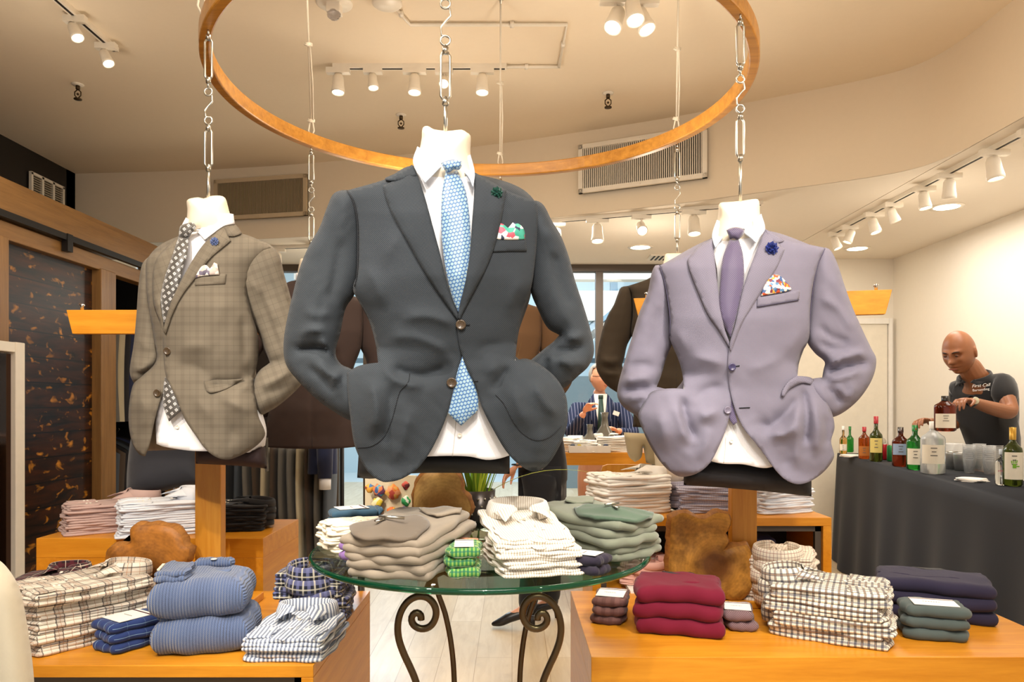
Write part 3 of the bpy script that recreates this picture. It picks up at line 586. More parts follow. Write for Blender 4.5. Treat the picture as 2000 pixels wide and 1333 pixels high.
jk = s.shell('jacket', LRF, GB, h=6, label='grey-brown checked jacket'); s.shell('jacket_front', LLF, GB, jk, off=.006, h=6)
s.tubey('jacket_back', [(262,228),(130,322),(125,500),(160,720),(70,880),(55,1050),(90,1160),(300,1150),(560,1120),(652,1100),(655,1245),(640,1250),(610,1000),(600,780),(605,640),(660,300),(540,215),(400,240)], GB, jk, T=.09, Wd=45, ctrl=((380, 600, .07),), h=10)
s.shell('lapel', [(456,180),(482,176),(480,222),(490,245),(468,264),(400,322),(340,402),(280,480),(238,560),(206,652),(198,640),(203,605),(215,560),(240,490),(290,390),(350,290),(400,230)], GB, jk, off=.013, curl=.006, h=5, ang=30)
s.shell('jacket_collar', [(456,180),(508,172),(525,190),(538,212),(505,224),(478,224),(468,200)], GB, jk, off=.016, curl=.003, h=5, ang=-35)
s.shell('lapel', [(262,226),(215,270),(165,330),(150,420),(155,520),(178,590),(200,645),(196,600),(187,545),(186,480),(205,400),(240,300)], GB, jk, off=.008, curl=.004, h=5, ang=-20)
s.tubey('sleeve', [(545,262),(620,248),(668,268),(702,310),(722,390),(745,470),(768,560),(785,660),(800,780),(805,850),(787,882),(700,960),(616,1010),(585,960),(585,870),(610,815),(660,775),(640,720),(605,640),(552,560),(520,490),(505,420),(512,340)], GB, jk, T=.062, Wd=46, ctrl=((600, 320, -.03), (680, 560, .0), (780, 830, .02), (690, 880, -.02), (610, 920, -.06)),
        folds=[([(600,760),(650,770),(690,790)], 10, .02), ([(640,800),(680,770),(720,780)], 10, -.02), ([(560,400),(640,500),(700,620)], 16, .010), ([(600,880),(680,850),(760,800)], 12, .010), ([(620,450),(660,600),(700,720)], 14, -.008), ([(600,930),(660,900),(740,870)], 12, -.006)], ang=-20)
s.tubey('sleeve', [(150,315),(130,318),(105,350),(90,440),(80,580),(68,700),(52,800),(56,838),(70,864),(110,852),(180,775),(185,700),(170,600),(150,480),(145,400)], GB, jk, T=.05, Wd=24, ctrl=((120, 400, .01), (90, 700, .02), (100, 840, .0)), folds=[([(60,790),(100,800),(150,780)], 9, .014), ([(65,830),(110,820),(150,800)], 8, -.012), ([(90,650),(120,700),(150,730)], 12, .008)], ang=5)
s.shell('pocket_flap', [(372,856),(420,852),(480,852),(545,846),(520,862),(470,886),(430,900),(402,905),(384,896)], GB, jk, off=.014, curl=.004, h=5, ang=-8)
s.shell('breast_pocket', [(335,402),(400,395),(470,390),(466,432),(400,436),(334,440)], GB, jk, off=.009, h=5)
s.button(215, 725, .0125, CB, jk, off=.011, label='dark horn button'); s.button(172, 907, .0125, CB, jk, off=.006, label='dark horn button')
s.shell('pocket_square', [(330,410),(345,372),(360,350),(385,352),(400,368),(418,340),(432,345),(440,392),(400,396),(362,400)], square_mat('square_grey', ['#b9a9a2', '#5a5264', '#d8cfc8', '#8c6a62', '#6a6274', '#efe8e2'], 75), off=.013, curl=.007, h=4, label='grey and plum pocket square')
rosette(root, Vector(s.pts3([(422,250),(423,250)], .02)[0]), .015, plain('flower_pale_blue', '#5c6c98', .5), label='small blue-grey lapel flower')

# ---- right: lavender suit
Q = cv(1180, 380, 2.222)
LV = cloth('lavender_weave', '#5c586e', '#9b97a6', weave=.0046, amt=.9, sheen=.08, bump=.3)
root = thing('dressed_bust', 'lavender grey suit with purple tie on a hanging bust, right of the charcoal suit', 'suit', P(1446, 912, 2.4))
RRF = [(470,185),(400,238),(350,265),(240,308),(262,380),(278,470),(288,540),(284,620),(312,690),(335,760),(348,845),(300,842),(250,846),(200,862),(158,930),(148,965),(170,1030),(210,1110),(260,1180),(312,1220),(350,1226),(410,1208),(460,1165),(500,1090),(525,1030),(542,970),(552,900),(556,820),(555,750),(548,690),(545,655),(520,570),(500,450),(482,300)]
RLF = [(698,150),(780,190),(880,215),(960,232),(930,300),(905,400),(893,520),(892,600),(882,645),(852,700),(838,790),(870,790),(905,800),(935,850),(985,940),(1000,1010),(985,1070),(992,1105),(998,1140),(960,1198),(900,1243),(845,1258),(790,1240),(740,1190),(690,1120),(640,1060),(598,1000),(565,920),(545,840),(537,760),(545,655),(570,560),(600,420),(640,300),(675,210)]
rfold = [([(560,750),(460,720),(350,700)], 22, .010), ([(540,830),(440,850),(380,900)], 18, -.012), ([(390,925),(440,960),(520,930)], 18, .016), ([(340,870),(350,960),(400,1080)], 14, -.022), ([(310,880),(330,980),(370,1100)], 18, .016), ([(250,900),(250,1000),(290,1130)], 26, .010), ([(600,770),(700,740),(800,700)], 22, .008), ([(640,980),(720,1010),(800,940),(850,860)], 18, -.018), ([(690,1040),(780,1040),(850,980)], 18, .018), ([(860,830),(880,950),(870,1100)], 13, -.022), ([(900,880),(930,1000),(920,1150)], 18, .016), ([(830,900),(840,1050),(830,1200)], 18, .012), ([(960,950),(970,1030),(960,1110)], 12, -.014), ([(300,560),(340,640),(370,720)], 20, .006), ([(870,560),(820,650),(790,720)], 20, .007), ([(760,1100),(790,1170),(810,1230)], 24, -.010), ([(450,1000),(440,1080),(400,1170)], 22, .010)]
s = Suit(root, 2.4, Q, [RRF, RLF], [(0, .055), (.06, .09), (.15, .12), (.35, .145), (.62, .125), (.8, .135), (1, .13)], [(0, 4), (.1, 18), (.38, 18), (.47, 2), (.58, 0), (.72, 22), (1, 24)], [(260, 1000, 45, .03), (900, 1000, 50, .035)], rfold)
s.neck([(497,45),(505,36),(540,33),(600,27),(650,20),(668,22),(674,40),(676,85),(690,150),(700,240),(480,250),(480,170),(492,110),(496,75)], (590, 100))
sh = s.shell('shirt', [(465,190),(490,400),(420,500),(340,900),(400,1130),(470,1160),(520,1170),(600,1172),(705,1188),(760,1160),(840,900),(800,500),(700,300),(698,152),(600,165),(520,165)], SHIRTW, k=.76, h=8, label='white shirt', folds=[([(490,250),(510,400),(540,560)], 7, .004)])
s.shell('shirt_collar', [(490,110),(474,150),(468,185),(482,232),(510,190),(536,158),(560,146),(525,130)], SHIRTB, sh, off=.022, curl=.006, h=5)
s.shell('shirt_collar', [(682,84),(650,110),(606,145),(608,165),(634,185),(660,209),(682,175),(699,150)], SHIRTB, sh, off=.022, curl=.006, h=5)
s.button(552, 1072, .006, PEARL, sh, off=-.028); s.seam('placket', [(528,1050),(524,1120),(518,1168)], plain('placket_line2', '#cfc8c2', .8), sh, .0012, 0, .76)
TM = cloth('tie_purple', '#4e4560', '#72688a', weave=.007, amt=.8, rough=.5, sheen=.4)
tie = s.shell('tie', [(546,192),(563,198),(582,192),(598,240),(606,290),(607,380),(592,460),(570,550),(549,622),(520,565),(500,480),(504,380),(514,280),(530,230)], TM, k=.93, off=.018, curl=.008, h=5, label='purple woven tie')
s.tubey('tie_knot', [(530,155),(548,146),(575,142),(610,150),(606,172),(582,196),(563,192),(545,194)], TM, tie, T=.014, ctrl=((568, 168, -.086),), h=4)
s.shell('tie_tail', [(545,870),(560,915),(578,990),(562,1002),(545,975),(540,920)], TM, tie, k=.9, off=.012, h=4)
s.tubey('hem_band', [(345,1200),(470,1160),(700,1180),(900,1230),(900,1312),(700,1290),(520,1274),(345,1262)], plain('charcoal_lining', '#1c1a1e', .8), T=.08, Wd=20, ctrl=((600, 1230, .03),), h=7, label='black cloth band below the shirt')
jk = s.shell('jacket', RRF, LV, h=6, label='lavender grey jacket'); s.shell('jacket_front', RLF, LV, jk, off=.006, h=6)
s.tubey('jacket_back', [(470,190),(240,310),(285,480),(285,620),(345,790),(300,860),(220,1000),(320,1200),(600,1170),(880,1200),(960,1100),(900,850),(838,790),(890,600),(950,240),(698,155),(590,190)], LV, jk, T=.1, Wd=50, ctrl=((600, 600, .07),), h=10)
s.shell('lapel', [(470,186),(400,235),(372,270),(362,285),(375,340),(410,430),(450,520),(500,592),(546,668),(545,648),(522,580),(500,450),(482,300)], LV, jk, off=.008, curl=.006, h=5, ang=25)
s.shell('lapel', [(698,152),(735,168),(752,205),(784,238),(752,312),(702,392),(652,472),(602,552),(550,684),(545,650),(570,560),(600,420),(640,300),(672,215)], LV, jk, off=.013, curl=.006, h=5, ang=-28)
s.shell('jacket_collar', [(698,150),(740,170),(782,200),(760,207),(738,206),(715,185)], LV, jk, off=.016, h=5, ang=30)
s.tubey('sleeve', [(240,306),(268,320),(292,400),(302,540),(296,640),(270,710),(246,790),(228,835),(280,848),(260,930),(180,1000),(160,1000),(142,965),(85,925),(58,880),(60,830),(90,720),(120,620),(150,520),(190,420),(205,345),(222,308)], LV, jk, T=.058, Wd=46, ctrl=((240, 360, -.02), (170, 600, .0), (70, 870, .02), (160, 900, .0), (220, 930, -.02)),
        folds=[([(80,820),(140,800),(210,800)], 10, .014), ([(70,850),(150,850),(220,840)], 10, -.014), ([(90,890),(140,880),(200,870)], 10, .012), ([(100,760),(160,740),(230,760)], 12, -.008), ([(210,380),(180,500),(140,600)], 14, .008), ([(240,480),(220,600),(190,700)], 14, -.006), ([(160,900),(170,950),(190,990)], 10, .008)], ang=8)
s.tubey('sleeve', [(935,240),(962,231),(985,245),(1012,300),(1045,400),(1082,500),(1122,590),(1160,670),(1181,715),(1168,790),(1122,870),(1062,930),(997,966),(950,960),(890,880),(880,810),(905,800),(946,795),(952,760),(957,728),(915,690),(880,636),(880,520),(890,400),(908,300)], LV, jk, T=.060, Wd=44, ctrl=((960, 320, -.02), (1040, 560, .0), (1160, 730, .03), (1050, 860, .0), (940, 880, -.04)),
        folds=[([(960,740),(1060,700),(1140,690)], 9, .020), ([(960,775),(1060,745),(1150,735)], 9, -.020), ([(960,800),(1050,790),(1120,760)], 10, .014), ([(1060,800),(1080,850),(1050,900)], 12, .012), ([(950,830),(1000,870),(1030,920)], 10, -.012), ([(1000,820),(1040,860),(1060,900)], 10, .010), ([(940,440),(1020,500),(1090,600)], 14, .010), ([(980,340),(1020,420),(1060,480)], 12, .008), ([(920,560),(990,620),(1080,650)], 12, -.010), ([(930,640),(1000,670),(1080,670)], 9, -.010)], ang=-10)
s.shell('pocket_flap', [(770,872),(775,850),(800,815),(835,790),(870,792),(910,805),(900,822),(860,818),(830,830),(800,850),(782,880)], LV, jk, off=.018, curl=.004, h=5, ang=-30)
s.shell('breast_pocket', [(665,448),(760,432),(850,414),(846,458),(760,472),(664,488)], LV, jk, off=.010, curl=.002, h=5, ang=-8)
s.seam('pocket_line', [(665,488),(760,472),(846,458)], plain('seam_lavender', '#4c4860', .9), jk, .0012, .012)
s.seam('shoulder_seam', [(958,236),(930,300),(908,400),(895,520),(893,600)], plain('seam_lavender2', '#4c4860', .9), jk, .0014, .006)
s.seam('shoulder_seam', [(240,308),(262,380),(278,470),(286,540),(284,615)], plain('seam_lavender3', '#4c4860', .9), jk, .0014, .002)
VB = plain('violet_button', '#3f3a5e', .3, var=.1)
s.button(555, 750, .0115, VB, jk, off=.011, label='violet button'); s.button(536, 937, .0115, plain('grey_button', '#7a7488', .3), jk, off=.005, label='grey violet button')
s.seam('buttonhole', [(572,746),(588,744)], SEAMD, jk, .0016, .008); s.seam('buttonhole', [(586,928),(632,926)], SEAMD, jk, .0018, .007)
s.shell('pocket_square', [(682,440),(690,405),(708,372),(735,348),(762,352),(790,380),(815,412),(780,424),(740,430)], square_mat('square_dotted', ['#f3e6d8', '#d4562e', '#f5ece0', '#3a5a8c', '#e9a23a', '#f3e6d8', '#7a2f3e', '#5b86b0'], 110), off=.013, curl=.008, h=4, label='cream pocket square with coloured dots')
rosette(root, Vector(s.pts3([(725,235),(726,235)], .022)[0]), .022, plain('flower_navy', '#1f2e78', .5), label='royal blue lapel flower')

# ---- the three busts on the far side of the ring, seen from behind
def back_bust(label, px, d, s_, dy, mat, hem=None):
    root = thing('dressed_bust', label, 'suit', P(px, 850, d)); cvb = lambda pts: np.array([(px+(540+x/1.905-870)*s_, 790+dy+(240+y/1.905-790)*s_) for x, y in pts], float)
    bodyp = [(480,165),(400,205),(330,230),(262,252),(290,300),(300,450),(290,620),(345,740),(370,890),(335,1000),(310,1150),(300,1290),(470,1300),(620,1302),(780,1300),(950,1285),(945,1150),(920,1000),(890,890),(900,760),(950,620),(962,500),(970,300),(880,262),(800,225),(760,185),(625,160)]
    q = Suit(root, d, cvb, [bodyp], [(0, .05), (.1, .09), (.3, .12), (.6, .1), (1, .12)], [(0, 2), (.3, 8), (.5, 0), (1, 4)], (), [([(430,640),(620,700),(820,640)], 9, -.006), ([(620,400),(622,700),(620,1250)], 5, -.004)])
    q.tubey('neck', [(540,18),(560,12),(700,12),(722,30),(735,190),(510,190)], NECKM, T=.06, ctrl=((625, 100, 0),), h=4)
    q.tubey('shirt_collar', [(512,110),(735,110),(745,195),(505,195)], SHIRTW, T=.068, ctrl=((625, 150, 0),), h=4)
    jk = q.shell('jacket', bodyp, mat, h=6); q.tubey('jacket_front', bodyp, mat, jk, T=.1, Wd=30, ctrl=((620, 600, .05),), h=8)
    for sg in (1, -1):
        mir = lambda pts: [(x, y) if sg > 0 else (1240-x, y) for x, y in pts]
        q.tubey('sleeve', mir([(275,250),(300,300),(310,450),(300,600),(258,690),(238,780),(225,850),(280,890),(350,940),(340,1060),(285,1090),(190,1040),(110,985),(50,905),(30,850),(36,770),(60,640),(90,530),(125,450),(160,390),(190,310),(215,262)]), mat, jk, T=.058, Wd=30, ctrl=[(x if sg > 0 else 1240-x, y, e) for x, y, e in ((230, 350, 0), (60, 850, .0), (300, 1000, .04))], h=6,
                folds=[(mir([(70,780),(130,810),(220,800)]), 7, .014), (mir([(60,840),(140,860),(210,850)]), 6, -.014), (mir([(90,900),(150,900),(230,910)]), 7, .012)])
    q.seam('back_seam', [(622,200),(624,600),(620,1000),(620,1298)], SEAMD, jk, .0012, .001)
    return root
back_bust('dark brown suit seen from behind on a hanging bust, between grey-brown and charcoal suits', 612, 3.645, .55, 14, cloth('umber_wool', '#3c2f2b', '#4b3c36', sheen=.04))
back_bust('rust brown tweed jacket on a hanging bust seen from behind, beside the charcoal sleeve', 975, 4.1, .47, 0, cloth('rust_tweed', '#5c4129', '#77583a', sheen=.04))
back_bust('olive brown suit seen from behind on a hanging bust, left of the lavender suit', 1323, 3.6, .505, -20, cloth('olive_wool', '#33291d', '#43382a', sheen=.04))
# ------------------------------------------------------------ hanging ring with its cables and chains
RC = Vector((-.119, 3.04)); RR = 1.068; RZ = 2.662
m = wood('ring_wood', '#a56c28', '#d0923c', rough=.28)
t = thing('hanging_ring', 'large bent wooden ring hanging below the ceiling, carrying the six suit busts', 'ring', (RC.x, RC.y, RZ))
bm = B(); N = 160; sec = [(-.02, -.033), (.02, -.033), (.02, .033), (-.02, .033)]; rg = []
for i in range(N):
    a = 2*pi*i/N; rg.append([bm.verts.new(((RR+p)*cos(a), (RR+p)*sin(a), q)) for p, q in sec])
for i in range(N):
    for k in range(4): bm.faces.new((rg[i][k], rg[(i+1) % N][k], rg[(i+1) % N][(k+1) % 4], rg[i][(k+1) % 4]))
ob('hoop', bm, m, t, bevel=.006, smooth=False)
bm = B(); hooks = []
def ringpt(x, y): d = (Vector((x, y))-RC).normalized()*(RR-0.0); return RC+d
def eye(bm, c, r=.013, w=.003, ax='x'):
    pts = [(c[0]+(r*cos(a) if ax == 'x' else 0), c[1]+(0 if ax == 'x' else r*cos(a)), c[2]+r*sin(a)) for a in [2*pi*k/14 for k in range(14)]]
    return tube(bm, pts, w, 6, True)
def shackle(bm, x, y, z0, z1, w=.012):
    """long turnbuckle frame from z1 (top) to z0"""
    for s in (-1, 1): tube(bm, [(x+s*w*.4, y, z1), (x+s*w, y, z1-.012), (x+s*w, y, z0+.012), (x+s*w*.4, y, z0)], .0038, 6)
    lathe(bm, [(0, z1-.004), (.009, z1-.004), (.009, z1+.012), (0, z1+.012)], (x, y, 0), 8); lathe(bm, [(0, z0-.012), (.009, z0-.012), (.009, z0+.006), (0, z0+.006)], (x, y, 0), 8)
def sus(x, y, zend, label, top, flip=False):
    zr = RZ-.033; t = thing('suspension_chain', label, 'chain', (x, y, zr), 0, 'chains under the ring')
    bm = B(); shackle(bm, x, y, zr-.17, zr-.03); ob('turnbuckle', bm, STEEL, t, True)
    bm = B(); tube(bm, [(x, y, zr-.175), (x, y, zr-.20)], .004, 6); eye(bm, (x, y, zr-.212)); ob('eye_bolt', bm, STEEL, t, True)
    bm = B(); eye(bm, (x, y, zr-.31)); tube(bm, [(x, y, zr-.322), (x, y, zr-.345)], .004, 6); ob('eye_bolt', bm, STEEL, t, True); ob('bolt', tube(B(), [(x, y, zr+.01), (x, y, zr-.02)], .004, 6), STEEL, t, True)
    bm = B(); tube(bm, [(x-.006, y, zr-.222), (x+.012, y, zr-.225), (x+.014, y, zr-.245), (x, y, zr-.26), (x-.012, y, zr-.275), (x-.010, y, zr-.296), (x+.006, y, zr-.300)], .0028, 6); ob('s_hook', bm, STEEL, t, True)
    zz = zr-.33; bm = B(); shackle(bm, x, y, zz-.14, zz-.01); ob('turnbuckle', bm, STEEL, t, True)
    ob('hanging_rod', tube(B(), [(x, y, zz-.13), (x, y, zend)], .0055, 8), STEEL, t, True)
for px, d, pyn, lab, top in ((870, 1.95, 252, 'steel chain and rod holding up the charcoal suit bust', None), (407, 2.5, 388, 'steel chain and rod holding up the grey-brown checked suit bust', None), (1446, 2.4, 392, 'steel chain and rod holding up the lavender suit bust', None),
        (608, 3.645, 512, 'steel chain holding the dark brown suit, beside the left air vent', None), (977, 4.1, 460, 'steel chain in the middle of the ring above the flower lapel', None), (1323, 3.6, 492, 'steel chain holding the olive brown suit, in front of the large air vent', None)):
    q = P(px, pyn, d); zend = q.z-.02
    sus(q.x, q.y, zend, lab, None)
# ropes from ring to the ceiling
for (x0, y0), (x1, y1), lab in (((P(608, 0, 3.645).x, 3.645), (-.86, 3.05), 'white knotted rope from ceiling to ring, above the dark brown suit'), ((P(977, 0, 4.1).x, 4.12), (-.052, 3.38), 'white knotted rope from ceiling to ring, at the back middle'), ((P(1323, 0, 3.6).x, 3.62), (.72, 3.16), 'thin knotted rope from ceiling to ring, beside the spotlight cluster'),
        ((-1.06, 2.5), (-.98, 2.2), 'white rope tied to the left side of the ring'), ((.755, 2.4), (.70, 2.2), 'looped wire tied to the right side of the ring'), ((-.177, 1.95), (-.177, 2.2), 'rope holding the front of the ring')):
    t = thing('hanging_rope', lab, 'rope', (x0, y0, RZ), 0, 'ropes holding the ring'); A = Vector((x0, y0, RZ+.10)); Z = Vector((x1, y1, H)); dr = Z-A
    bm = B(); tube(bm, [A, Z], .0045, 6); tube(bm, [A+Vector((.009, 0, 0)), A+dr*.25+Vector((.012, 0, 0)), A+dr*.48+Vector((.006, 0, 0)), A+dr*.5], .004, 6)
    tube(bm, [(x0, y0, RZ+.02), (x0-.014, y0, RZ+.05), (x0-.008, y0, RZ+.085), (x0, y0, RZ+.11), (x0+.009, y0, RZ+.085), (x0+.014, y0, RZ+.05), (x0, y0, RZ+.02)], .004, 6); ob('rope', bm, ROPE, t, True)
    for k in (0, .5):
        c = A+dr*k; bm = B()
        for a in range(5): tube(bm, [c+Vector((-.018+.004*a, 0, .008*sin(a*2.))), c+Vector((0, -.009, .004*a-.01)), c+Vector((.014, .006, .006*cos(a*2.)))], .0045, 6)
        ball(bm, c, .011); ob('knot', bm, ROPE, t, True)
    ob('hook', lathe(B(), [(0, H), (.02, H), (.02, H-.006), (.006, H-.012), (.004, H-.03), (0, H-.03)], (x1, y1, 0), 12), STEEL, t, True)

# ------------------------------------------------------------ ceiling fixtures
def spot_head(bms, c, aim, s=1.0, lamp=True):
    """spot lamp body hanging from c, aimed along aim: returns parts"""
    aim = Vector(aim).normalized(); M = aim.to_track_quat('Z', 'Y').to_matrix().to_4x4(); q = Vector(c)+Vector((0, 0, -.075*s))
    lathe(bms[0], [(0, -.055*s), (.022*s, -.055*s), (.03*s, -.04*s), (.032*s, 0), (.037*s, .035*s), (.037*s, .05*s), (.033*s, .05*s), (.030*s, .03*s)], q, 18, M)
    lathe(bms[1], [(0, .038*s), (.031*s, .040*s)], q, 18, M)
    tube(bms[2], [Vector(c), Vector(c)+Vector((0, 0, -.03*s)), q], .006*s, 6); box(bms[2], Vector(c)+Vector((0, 0, .0)), (.13*s, .035, .03))
def track(name, label, pts, heads, parent_label=None):
    t = thing(name, label, 'track light', pts[0])
    a, b = Vector(pts[0]), Vector(pts[1]); ang = math.atan2(b.y-a.y, b.x-a.x); L = (b-a).length
    ob('track_bar', box(B(), (a+b)/2+Vector((0, 0, -.012)), (L, .036, .024), ang), METW, t, True, smooth=False)
    ob('track_slot', box(B(), (a+b)/2+Vector((0, 0, -.0245)), (L*.98, .012, .003), ang), DARKM, t, True, smooth=False)
    for k, (u, aim, sc) in enumerate(heads):
        p = a.lerp(b, u)+Vector((0, 0, -.035)); bs = [B(), B(), B()]; spot_head(bs, (0, 0, 0), aim, sc)
        for q in bs: bmesh.ops.translate(q, verts=q.verts, vec=p)
        h = ob('lamp_head', bs[0], METW, t, True); hp = h
        g = ob('bulb', bs[1], GLOW, h); g.data.transform(Matrix.Translation(-wloc(t))); g2 = ob('arm', bs[2], METW, h, smooth=False); g2.data.transform(Matrix.Translation(-wloc(t)))
    return t
track('track_light', 'white track light running along the upper left ceiling', [(-2.1, 2.6, H), (-2.09, 3.86, H)], [(.42, (.5, -.2, -1), .8), (.22, (.5, -.2, -1), .8), (.72, (.5, -.2, -1), .8), (.93, (.5, -.2, -1), .8)])
track('track_light', 'white track light in the middle of the ceiling, five lit spots', [(-.99, 4.05, H), (-.03, 4.05, H)], [(.03, (0, -.1, -1), 1.0), (.23, (.1, -.15, -1), .8), (.47, (0, -.1, -1), 1.0), (.64, (0, -.9, -1), .75), (.86, (0, -.1, -1), 1.0)])
track('track_light', 'white track light along the edge of the low ceiling, behind the lavender suit', [(.25, 5.2, HL), (1.62, 4.72, HL)], [(.05, (-.1, -1, -.9), .9), (.25, (0, -.2, -1), 1.2), (.46, (0, -1, -.8), 1), (.70, (0, -.2, -1), 1.2), (.9, (0, -1, -.9), 1)])
track('track_light', 'long white track light on the low ceiling at the right', [(2.43, 5.6, HL), (2.45, 2.9, HL)], [(.04, (.3, -.2, -1), .9), (.12, (-.4, .1, -1), .9), (.25, (.2, -.2, -1), 1), (.34, (.5, .1, -1), .9), (.47, (.1, -.1, -1), .95), (.56, (.1, .2, -1), 1), (.70, (.1, -.1, -1), 1.1), (.80, (.6, .4, -1), 1.), (.90, (.1, -.1, -1), 1.1)])
track('track_light', 'white track light on the low ceiling behind the left suits', [(-2.2, 6.1, HL), (-.9, 5.9, HL)], [(.48, (0, -.2, -1), 1.2), (.2, (.1, -.5, -1), 1), (.75, (.1, -.4, -1), 1)])
# conduits
CON = CEIL
bm = B(); tube(bm, [(-.03, 4.05, H-.012), (.27, 4.05, H-.012)], .009, 6); tube(bm, [(.26, 4.05, H-.012), (.27, 3.6, H-.012), (-.5, 3.6, H-.012), (-.56, 3.42, H-.012)], .009, 6); tube(bm, [(-.60, 3.36, H-.012), (-.62, 3.18, H-.012), (.25, 3.16, H-.012)], .009, 6)
for x, y in ((.08, 4.05), (.265, 3.8), (.0, 3.6), (-.53, 3.5), (-.2, 3.165)): box(bm, (x, y, H-.012), (.02, .03, .02))
tag(ob('wire_conduit', bm, METW), 'thin white wire conduit snaking over the ceiling beside the middle track light', 'conduit')
tag(ob('junction_box', lathe(B(), [(0, H), (.07, H), (.07, H-.02), (.06, H-.028), (0, H-.03)], (-.58, 3.40, 0), 20), METW), 'round white junction box at the bend of the ceiling conduit', 'junction box')
# emergency light
t = thing('strobe_light', 'round white ceiling strobe with a clear faceted lens, upper left of centre', 'alarm strobe', (-.83, 3.42, H))
ob('base_plate', lathe(B(), [(0, 0), (.085, 0), (.085, -.008), (.075, -.014), (0, -.014)], (0, 0, 0), 28), METW, t)
ob('body', box(B(), (.0, 0, -.035), (.065, .06, .045)), METW, t, bevel=.004, smooth=False)
ob('lens', ball(B(), (.0, -.008, -.062), .03, (1.1, 1, .9), 8), glass('strobe_lens', '#d8d4d8', .1), t, smooth=False)
# three-lamp cluster
t = thing('ceiling_spotlight', 'round white ceiling fixture with three lit spot heads, upper right of centre', 'spotlight', (.53, 3.3, H))
ob('canopy', lathe(B(), [(0, 0), (.11, 0), (.115, -.01), (.108, -.022), (0, -.026)], (0, 0, 0), 32), METW, t)
for dx, dy, aim in ((-.06, .02, (-.35, -.4, -1)), (.01, -.05, (.1, -.35, -1)), (.065, .03, (.35, -.3, -1))):
    bs = [B(), B(), B()]; spot_head(bs, (dx, dy, -.05), aim, 1.12); h = ob('lamp_head', bs[0], METW, t); ob('bulb', bs[1], GLOW, h); box(bs[2], (dx, dy, -.035), (.05, .05, .03)); ob('arm', bs[2], METW, h, smooth=False)
# sprinklers
BR = plain('dark_bronze', '#4a3a26', .4, metal=.7)
for x, y, z, lab in ((-2.55, 4.3, H, 'dark sprinkler head on the ceiling at left, above the wardrobe'), (-.72, 4.75, H, 'dark sprinkler head left of the charcoal suit neck'), (.58, 4.42, H, 'dark sprinkler head on the ceiling above the large air vent')):
    t = thing('sprinkler_head', lab, 'sprinkler', (x, y, z), 0, 'sprinkler heads on the high ceiling')
    ob('plate', lathe(B(), [(0, 0), (.035, 0), (.03, -.006), (0, -.01)], (0, 0, 0), 20), METW, t)
    bm = B(); tube(bm, [(0, 0, -.005), (0, 0, -.03)], .012, 8); tube(bm, [(0, 0, -.03), (.018, 0, -.045), (.018, 0, -.065), (0, 0, -.085)], .0035, 6); tube(bm, [(0, 0, -.03), (-.018, 0, -.045), (-.018, 0, -.065), (0, 0, -.085)], .0035, 6); ball(bm, (0, 0, -.058), .007); lathe(bm, [(0, -.085), (.022, -.085), (.022, -.09), (0, -.092)], (0, 0, 0), 12)
    ob('head', bm, BR, t)
# downlights in the low ceiling
for x, y, lab in ((2.88, 4.85, 'lit recessed downlight at right, under the long track light'), (2.9, 6.15, 'lit recessed downlight near the back right corner'), (1.07, 6.1, 'lit recessed downlight behind the lavender suit'), (-1.5, 6.4, 'lit recessed downlight far left near the shop window')):
    t = thing('recessed_light', lab, 'downlight', (x, y, HL), 0, 'recessed downlights in the low ceiling')
    ob('trim_ring', lathe(B(), [(.075, 0), (.105, 0), (.103, -.006), (.08, -.006)], (0, 0, 0), 28), METW, t); ob('diffuser', lathe(B(), [(0, -.004), (.08, -.004), (.08, -.002), (0, -.002)], (0, 0, 0), 28), GLOW, t)
for x, y, lab in ((1.25, 11.2, 'small lit downlight on the mall ceiling seen through the glass'), (.95, 10.2, 'second small lit downlight beyond the glass')):
    pass
t = thing('supply_vent', 'small dark slotted vent in the low ceiling by the olive brown suit', 'air vent', (1.38, 6.5, HL))
ob('frame', box(B(), (0, 0, -.006), (.34, .22, .012)), METW, t, smooth=False); bm = B()
for i in range(8): box(bm, (-.13+i*.037, 0, -.0135), (.016, .18, .004))
ob('slot', bm, DARKM, t, smooth=False)

# ------------------------------------------------------------ display tables
T1 = .60; T2 = .90
def hollow_box(name, label, x0, x1, y0, y1, z, th=.035, z_in=None, panel=True, shelf=None, legs=True, cat='display table', open_front=True, top_m=OAK):
    t = thing(name, label, cat, ((x0+x1)/2, (y0+y1)/2, 0)); w, l = x1-x0, y1-y0
    ob('top', box(B(), (0, 0, z-th/2), (w, l, th)), top_m, t, smooth=False, bevel=.002)
    for s in (-1, 1): ob('side_panel', box(B(), (s*(w/2-th/2), 0, (z-th)/2), (th, l, z-th)), OAKY, t, smooth=False, bevel=.002)
    ob('back_panel', box(B(), (0, l/2-.01, (z-th)/2), (w-2*th, .02, z-th)), DARKM, t, smooth=False)
    if open_front:
        bm = B(); box(bm, (0, -l/2+.03, z-th-.0125), (w-2*th, .02, .025))
        for s in (-1, 1): box(bm, (s*(w/2-th-.0125), -l/2+.03, (z-th)/2), (.025, .02, z-th))
        ob('metal_frame', bm, plain(name+'_frame', '#4c4338', .5), t, smooth=False)
        if shelf: ob('shelf', box(B(), (0, 0, shelf), (w-2*th, l-.04, .02)), OAK, t, smooth=False)
    else: ob('front_panel', box(B(), (0, -l/2+.02, (z-th)/2), (w-2*th, .035, z-th)), OAK, t, smooth=False)
    return t
hollow_box('display_table', 'oak box table at front left with open dark underside', -2.25, -.57, 2.10, 2.94, T1, shelf=.22)
hollow_box('display_table', 'solid orange oak box table at front right', .235, 1.73, 2.17, 2.94, T1, open_front=False, th=.09)
hollow_box('display_shelf', 'taller open oak shelf unit behind the front right table', .33, 1.31, 3.0, 3.42, .885, shelf=.58, cat='shelf')
